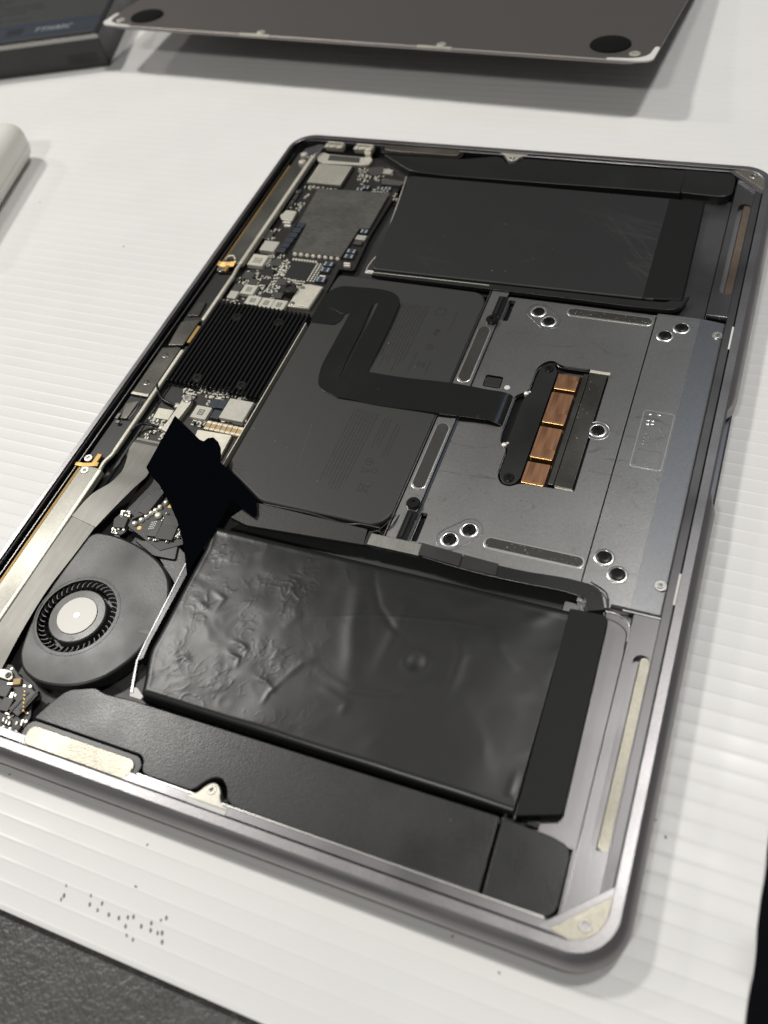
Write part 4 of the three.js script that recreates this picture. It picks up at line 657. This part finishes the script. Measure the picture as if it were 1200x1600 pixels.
  const pr = []; for (let i = 0; i < 3; i++) for (let k = 0; k < 4; k++) pr.push([485 + i * 22 + k * 14 * 0.8, 575 - k * 22 - i * 4]);
  const pg = metres(box(-0.2, 0.2, 0, 0.05, -0.25, 0.25)); pr.forEach(([a, b], i) => { const [x, z] = at(160 + a / 6.667, 740 + b / 6.667, -3); share('printed_mark', pg, mat.white, W2, x, -2.99, z, i); });
  const sm = [], se = []; for (let i = 0; i < 26; i++) { const [a, b] = i < 12 ? [rr(770, 830), rr(580, 680)] : i < 20 ? [rr(480, 760), rr(655, 735)] : [rr(600, 700), rr(400, 500)]; const [x, z] = at(160 + a / 6.667, 740 + b / 6.667, -3.6); sm.push(box(x - 0.4, x + 0.4, -3.6, -3.2, z - 0.3, z + 0.3)); se.push(box(x - 0.62, x - 0.4, -3.6, -3.16, z - 0.32, z + 0.32)); }
  add('small_component', merge(sm), mat.chipGrey, W2, { kind: 'stuff' }); add('component_terminal', merge(se), mat.solder, W2, { kind: 'stuff' });
  const st = add('sensor_board', ext(poly(atZ(160, 740, 6.667, -4, [[120, 470], [215, 390], [300, 440], [250, 600], [190, 640], [105, 610]]), 0.5), -4.8, -4, 0.06), mat.pcb, LAP);
  { const [x, z] = at(160 + 192 / 6.667, 740 + 505 / 6.667, -3); share('chip', metres(box(-2.0, 2.0, 0, 1, -2.2, 2.2, 0.1)), mat.chipGrey, st, x, -4, z, 0.2); const tb = []; for (let i = 0; i < 22; i++) { const [a, b] = i < 11 ? [rr(110, 240), rr(575, 635)] : [rr(200, 300), rr(395, 455)]; const [u, q] = at(160 + a / 6.667, 740 + b / 6.667, -4); tb.push(box(u - 0.4, u + 0.4, -4, -3.5, q - 0.3, q + 0.3)); } add('component_terminal', merge(tb), mat.solder, st, { kind: 'stuff' }); }
  add('foam_strip', ext(poly(atZ(160, 740, 6.667, -2.6, [[330, 440], [300, 430], [430, 260], [500, 190], [560, 170], [640, 230], [450, 420], [300, 480]]), 0.4), -4.4, -2.6, 0.2), mat.pad, LAP);
  add('wall_film', ribbon(curvePairs([[...at(200, 800, -3.6), 0], [...at(250, 745, -3.6), 0]].map(([x, z]) => [x, -3.6, z]), [[...at(213, 806, -2.8), 0], [...at(262, 752, -2.8), 0]].map(([x, z]) => [x, -2.8, z]), 8), 0.15), mat.alu, LAP);
  // audio board in the hinge corner
  const A = add('audio_board', ext(poly([...atZ(0, 1030, 10, -3.8, [[200, 95], [300, 260], [510, 400], [480, 900], [300, 1190], [0, 1095]]), [24, 299.5], [13, 299.5], [14, 281]], 0.6), -4.6, -3.8, 0.08), mat.pcb, LAP);
  const au = (name, a, b, ww, d, h, m, turn = 0) => { const [x, z] = at(a / 10, 1030 + b / 10, -3.8 + h); return share(name, metres(box(-ww / 2, ww / 2, 0, h, -d / 2, d / 2, 0.1)), m, A, x, -3.8, z, turn); };
  au('audio_socket', 365, 660, 4.4, 8.2, 1.3, mat.chip, -0.25); au('socket_rim', 290, 680, 0.7, 8.0, 1.5, mat.chipGrey, -0.25); au('socket_rim', 448, 640, 0.8, 7.6, 1.5, mat.chipGrey, -0.25);
  for (let i = 0; i < 6; i++) au('gold_pin', 385 - i * 5, 500 + i * 60, 0.9, 0.5, 1.5, mat.gold, -0.25);
  au('chip', 90, 700, 3.4, 4.2, 1.2, mat.chip, 0.1); au('chip', 60, 490, 3.6, 3.6, 1.2, mat.chip, 0.1); au('component', 270, 1060, 2.0, 1.6, 1.0, mat.chipGrey); au('component', 90, 970, 2.6, 1.6, 0.6, mat.chipGrey);
  au('component', 260, 345, 2.4, 2.0, 0.9, mat.tan, 0.4); au('terminal', 150, 380, 1.8, 0.8, 0.8, mat.solder, 0.3); au('terminal', 120, 850, 1.9, 0.6, 0.8, mat.solder, 0.1); au('terminal', 175, 560, 1.2, 2.0, 0.5, mat.solder, 0.3);
  for (const [a, b] of [[230, 560], [380, 415], [470, 420], [190, 880], [140, 905], [350, 960], [405, 970], [45, 1055], [150, 1085], [180, 145], [420, 840]]) { const [x, z] = at(a / 10, 1030 + b / 10, -3.7); share('gold_dot', fid, mat.solder, A, x, -3.8, z).scale.set(0.55, 1, 0.55); }
  for (const [a, b] of [[50, 940], [95, 975], [140, 1000], [255, 1000], [330, 1010], [250, 1090], [255, 1130]]) au('terminal', a, b, 0.5, 1.2, 0.7, mat.solder, 0.3);
  add('ear_bracket', merge([ext(poly(atZ(0, 1030, 10, -2.8, [[-60, 150], [70, 150], [185, 180], [200, 290], [140, 330], [10, 285], [-60, 270]]), 0.5), -3.8, -2.8, 0.15)]), mat.tin, A);
  { const [x, z] = at(13, 1055, -2.8); add('ear_screw', screwGeo(x, z, -2.85, 1.0, 0.35), mat.screw, A); }
  add('case_rib', merge([box(14, 41.5, -3.8, -1.0, 299.4, 301.2, 0.3)]), mat.alu, LAP);
}

// ---- grey ribbon from the board past the fan, black leads
{
  const L = [[18.2, -2.8, 191.0], [18.4, -2.7, 194.4], [19.2, -2.6, 196.2], [21.6, -2.2, 204.6], [20.6, -1.8, 210.2], [16.6, -1.8, 216.6], [14.4, -2.1, 226.4]], R = [[28.6, -2.8, 191.0], [29.6, -2.7, 194.4], [30.6, -2.5, 198.6], [31.8, -2.1, 204], [30.2, -1.7, 210.6], [27.8, -1.7, 219.6], [25.4, -2.1, 228.4]];
  const r = add('grey_ribbon', ribbon(curvePairs(L, R, 60), 0.25), mat.flex, LAP);
  add('ribbon_run', ribbon(curvePairs([[13.6, -2.3, 226.2], [13.2, -2.1, 240], [13.1, -2.1, 262], [13.0, -2.2, 278], [13.4, -2.8, 286]], [[25.0, -2.4, 228.2], [24.2, -2.2, 240], [22.9, -2.2, 255], [23.4, -2.3, 270], [24.4, -2.9, 283]], 40), 0.25), mat.flex, r);
  add('ribbon_end', box(13.2, 24.2, -3.6, -2.9, 281.5, 285.5, 0.2), mat.chipGrey, r);
  const lead = (pts, n) => add(n, tube(pts.map(([u, v, h]) => { const [x, z] = at(u, v, h); return [x, h, z]; }), 0.55, 40), mat.blackGloss, LAP);
  lead([[246, 600, -2], [247, 612, -2.2], [252, 622, -3], [262, 629, -3.4], [274, 634, -3.2]], 'antenna_lead');
  lead([[206, 672, -2], [212, 666, -2], [224, 662, -2.4], [238, 664, -3], [250, 668, -3.4]], 'antenna_lead');
  for (const [u, v] of [[276, 633], [252, 667]]) { const [x, z] = at(u, v, -3.2); add('lead_plug', lathe(x, z, [[1.2, -4.6], [1.2, -3.2], [0.7, -2.9], [0.001, -2.9]], 16), mat.nickel, LAP); }
}

// ---- black insulating film peeled up over the board
{
  const pts = [[820, 28], [685, 270], [700, 300], [745, 350], [790, 430], [830, 520], [855, 610], [868, 700], [875, 770], [920, 700], [985, 600], [1040, 510], [1085, 420], [1120, 450], [1190, 505], [1205, 480], [1200, 420], [1130, 335], [1060, 270], [1032, 245], [1036, 215], [1035, 180], [1022, 150], [1000, 130], [975, 133], [955, 148], [935, 140], [890, 95]].map(([a, b]) => [a / 3, 640 + b / 3]);
  const H = (u, v) => { // height grows away from the line where the film is still stuck down
    const a = [398, 800], b = [300, 885], n = [-(b[1] - a[1]), b[0] - a[0]], l = Math.hypot(...n), d = -((u - a[0]) * n[0] + (v - a[1]) * n[1]) / l * -1; const t = Math.max(0, -d);
    return -0.6 + 9.5 * Math.pow(clamp(Math.abs(d) / 190), 1.25) + 0 * t;
  };
  const sh = new THREE.Shape(pts.map(([u, v]) => new THREE.Vector2(u, -v)));
  let g = new THREE.ShapeGeometry(sh); g = g.toNonIndexed();
  // split triangles so that the sheet can curl
  let tri = Array.from(g.attributes.position.array); for (let k = 0; k < 3; k++) { const o = []; for (let i = 0; i < tri.length; i += 9) { const a = [tri[i], tri[i + 1]], b = [tri[i + 3], tri[i + 4]], c = [tri[i + 6], tri[i + 7]], m = (p, q) => [(p[0] + q[0]) / 2, (p[1] + q[1]) / 2], ab = m(a, b), bc = m(b, c), ca = m(c, a); for (const t of [[a, ab, ca], [ab, b, bc], [ca, bc, c], [ab, bc, ca]]) for (const p of t) o.push(p[0], p[1], 0); } tri = o; }
  const up = [], dn = []; for (let i = 0; i < tri.length; i += 3) { const u = tri[i], v = -tri[i + 1], h = H(u, v), [x, z] = at(u, v, h); up.push(x, h, z); dn.push(x, h - 0.12, z); }
  const flip = []; for (let i = 0; i < dn.length; i += 9) flip.push(dn[i], dn[i + 1], dn[i + 2], dn[i + 6], dn[i + 7], dn[i + 8], dn[i + 3], dn[i + 4], dn[i + 5]);
  let q = new THREE.BufferGeometry(); q.setAttribute('position', new THREE.Float32BufferAttribute([...up, ...flip], 3)); q = mergeVertices(q, 1e-4); q.computeVertexNormals();
  add('insulating_film', boxUV(toCreasedNormals(q, 1.2)), mat.film, LAP);
}

// ---------------------------------------------------------------- the loose back cover, resting on the black box
{
  const pa = new THREE.Vector3(-150.2, 13.5, -68.5), e1 = new THREE.Vector3(0.99836249, 0, 0.05720436), e2 = new THREE.Vector3(0.05691858, -0.09983342, -0.99337484), n = new THREE.Vector3().crossVectors(e1, e2).normalize(); // n points up
  const c = thing('back_cover', 'dark grey metal laptop back cover with black round feet propped up on the box', 'laptop cover', [pa.x, pa.y, pa.z]);
  // own axes: x along the edge, z towards the far side (negative), y up
  c.quaternion.setFromRotationMatrix(new THREE.Matrix4().makeBasis(e1, n, e2.clone().negate()));
  origins.set(c, [0, 0, 0]);
  const sh = poly([[0, 0.0, 13], [304, 0.0, 13], [304, -212, 13], [0, -212, 13]], 13);
  add('shell', ext(sh, -1.6, 0, 0.7, 4, 16), mat.cover, c);
  add('lower_lip', ext(poly([[1.5, -1.5, 12], [302.5, -1.5, 12], [302.5, -210.5, 12], [1.5, -210.5, 12]], 12), -2.4, -1.62, 0.3), mat.alu, c);
  for (const [x, z] of [[22, -14.5], [281.8, -15.6], [22, -197], [281.8, -197]]) add('rubber_foot', lathe(x, z, [[9.4, 0], [9.2, 0.5], [8.6, 0.85], [0.001, 1.05]], 40), mat.rubber, c);
  for (const s of [0, 1]) { // reflections at the corners put in as white strips, and the screws
    const X = x => s ? 304 - x : x, pts = [[-0.2, -16, 1], [-0.2, -2, 9], [4, 0.2, 6], [20, 0.25, 1], [20, -1.2, 1], [8, -2.2, 5], [2.6, -6, 4], [2.0, -16, 1]].map(([x, z, r]) => [X(x), z, r]);
    add('corner_reflection', ext(poly(s ? pts.reverse() : pts, 1), -0.5, 0.28, 0.12), mat.white, c);
    add('screw', screwGeo(X(9), -7.2, 0, 2.6, 0.5), mat.tin, c);
  }
  for (const x of [100, 201]) { add('edge_reflection', box(x - 9, x + 9, -0.8, 0.3, -1.4, 0.4, 0.3), mat.tin, c); add('screw', screwGeo(x + 2.5, -3.4, 0, 2.3, 0.5), mat.tin, c); }  // pale tabs stand in for reflections along the cover edge
}

// ---------------------------------------------------------------- black box and white adapter behind
{
  const a = -0.31, b = thing('packaging_box', 'flat black box with printed grey label under the corner of the cover', 'box', [-156.5, -TOP, -70]);
  b.rotation.y = 0.31; origins.set(b, [0, -TOP, 0]);
  add('box_body', box(-190, 0, -TOP + 0.02, 7.4, -120, 0, 0.8), mat.boxBlack, b);
  const label = canvasTex(1024, 640, (g, w, h) => {
    g.fillStyle = '#3d3e3d'; g.fillRect(0, 0, w, h); let s = 5; const r = () => (s = (s * 16807) % 2147483647) / 2147483647;
    for (let y = 30; y < h - 150; y += 26) { let x = 30; const end = w * (0.55 + 0.4 * r()); while (x < end) { const l = 20 + r() * 80; g.fillStyle = r() > 0.5 ? '#2b2c2b' : '#313230'; g.fillRect(x, y, l, 11); x += l + 10; } }
    g.fillStyle = '#2d3646'; g.fillRect(0, h - 122, w, 26); g.fillRect(0, h - 40, w, 22); g.fillStyle = '#353a41'; g.fillRect(0, h - 96, w, 56);
    g.fillStyle = '#25262a'; g.fillRect(w - 330, h - 92, 60, 46); g.fillStyle = '#8d9296'; g.font = 'italic bold 40px sans-serif'; g.fillText('TTHMC', w - 232, h - 54);
    g.fillStyle = '#2c2d2c'; g.fillRect(120, h - 80, 50, 26);
  });
  const lg = new THREE.PlaneGeometry(178, 108).rotateX(-Math.PI / 2).translate(-92, 7.45, -58); add('label', lg, new THREE.MeshStandardMaterial({ map: label, roughness: 0.4 }), b);
  add('top_edge', box(-190.2, 0.2, 5.4, 7.3, 0.05, 0.5, 0.2), M([0.42, 0.41, 0.38], 0.4), b);
  const emb = canvasTex(256, 96, (g, w, h) => { g.fillStyle = '#1d1d1e'; g.fillRect(0, 0, w, h); g.fillStyle = '#050505'; g.font = 'bold 74px sans-serif'; g.fillText('KKI', 40, 74); });
  add('embossed_mark', new THREE.PlaneGeometry(18, 5.6).translate(-14, -5, 0.1), new THREE.MeshStandardMaterial({ map: emb, roughness: 0.5 }), b);
}
{
  const w = thing('power_adapter', 'glossy white rounded plastic block on the white sheet', 'power adapter', [-146, -TOP, 18]);
  w.rotation.y = 0.23; origins.set(w, [0, -TOP, 0]);
  add('upper_shell', boxUV(new RoundedBoxGeometry(66, 20.5, 90, 6, 8).translate(-33, -TOP + 10.9, 45)), mat.plasticWhite, w);
  add('seam_band', ext(rect(-66.05, -0.05, 0.05, 90.05, 8.3), -TOP + 9.4, -TOP + 9.8, 0.05), M([0.55, 0.53, 0.49], 0.5), w);
}

// dust and lint caught on the dark surfaces
{
  const bits = [], speck = (x, y, z) => { const r = rr(0.05, 0.13); bits.push(new THREE.IcosahedronGeometry(r, 0).scale(rr(0.7, 1.6), 0.5, rr(0.7, 1.6)).translate(x, y + r * 0.3, z)); };
  for (let i = 0; i < 5; i++) speck(rr(74, 172), -1.19, rr(28, 82));
  for (let i = 0; i < 8; i++) speck(rr(92, 118), -1.29, rr(95, 200));
  for (let i = 0; i < 4; i++) speck(rr(60, 88), -1.29, rr(158, 190));
  for (let i = 0; i < 6; i++) speck(rr(76, 134), -0.94, rr(142, 153));
  for (let i = 0; i < 8; i++) speck(rr(62, 176), -0.98, rr(282, 296));
  for (let i = 0; i < 30; i++) speck(rr(153, 182), -2.5, rr(93, 95.6));
  for (let i = 0; i < 30; i++) speck(rr(153, 182), -2.5, rr(199, 201.6));
  for (let i = 0; i < 16; i++) speck(rr(167, 172.6), -2.63, rr(125, 173));
  for (let i = 0; i < 12; i++) speck(rr(45, 62), -1.48, rr(246, 276));
  for (let i = 0; i < 18; i++) speck(rr(50, 80), -0.95, rr(301.5, 302.1));
  add('dust', merge(bits.map(boxUV)), M([0.6, 0.58, 0.53], 0.8), LAP, { kind: 'stuff' });
}

renderer.render(scene, camera);
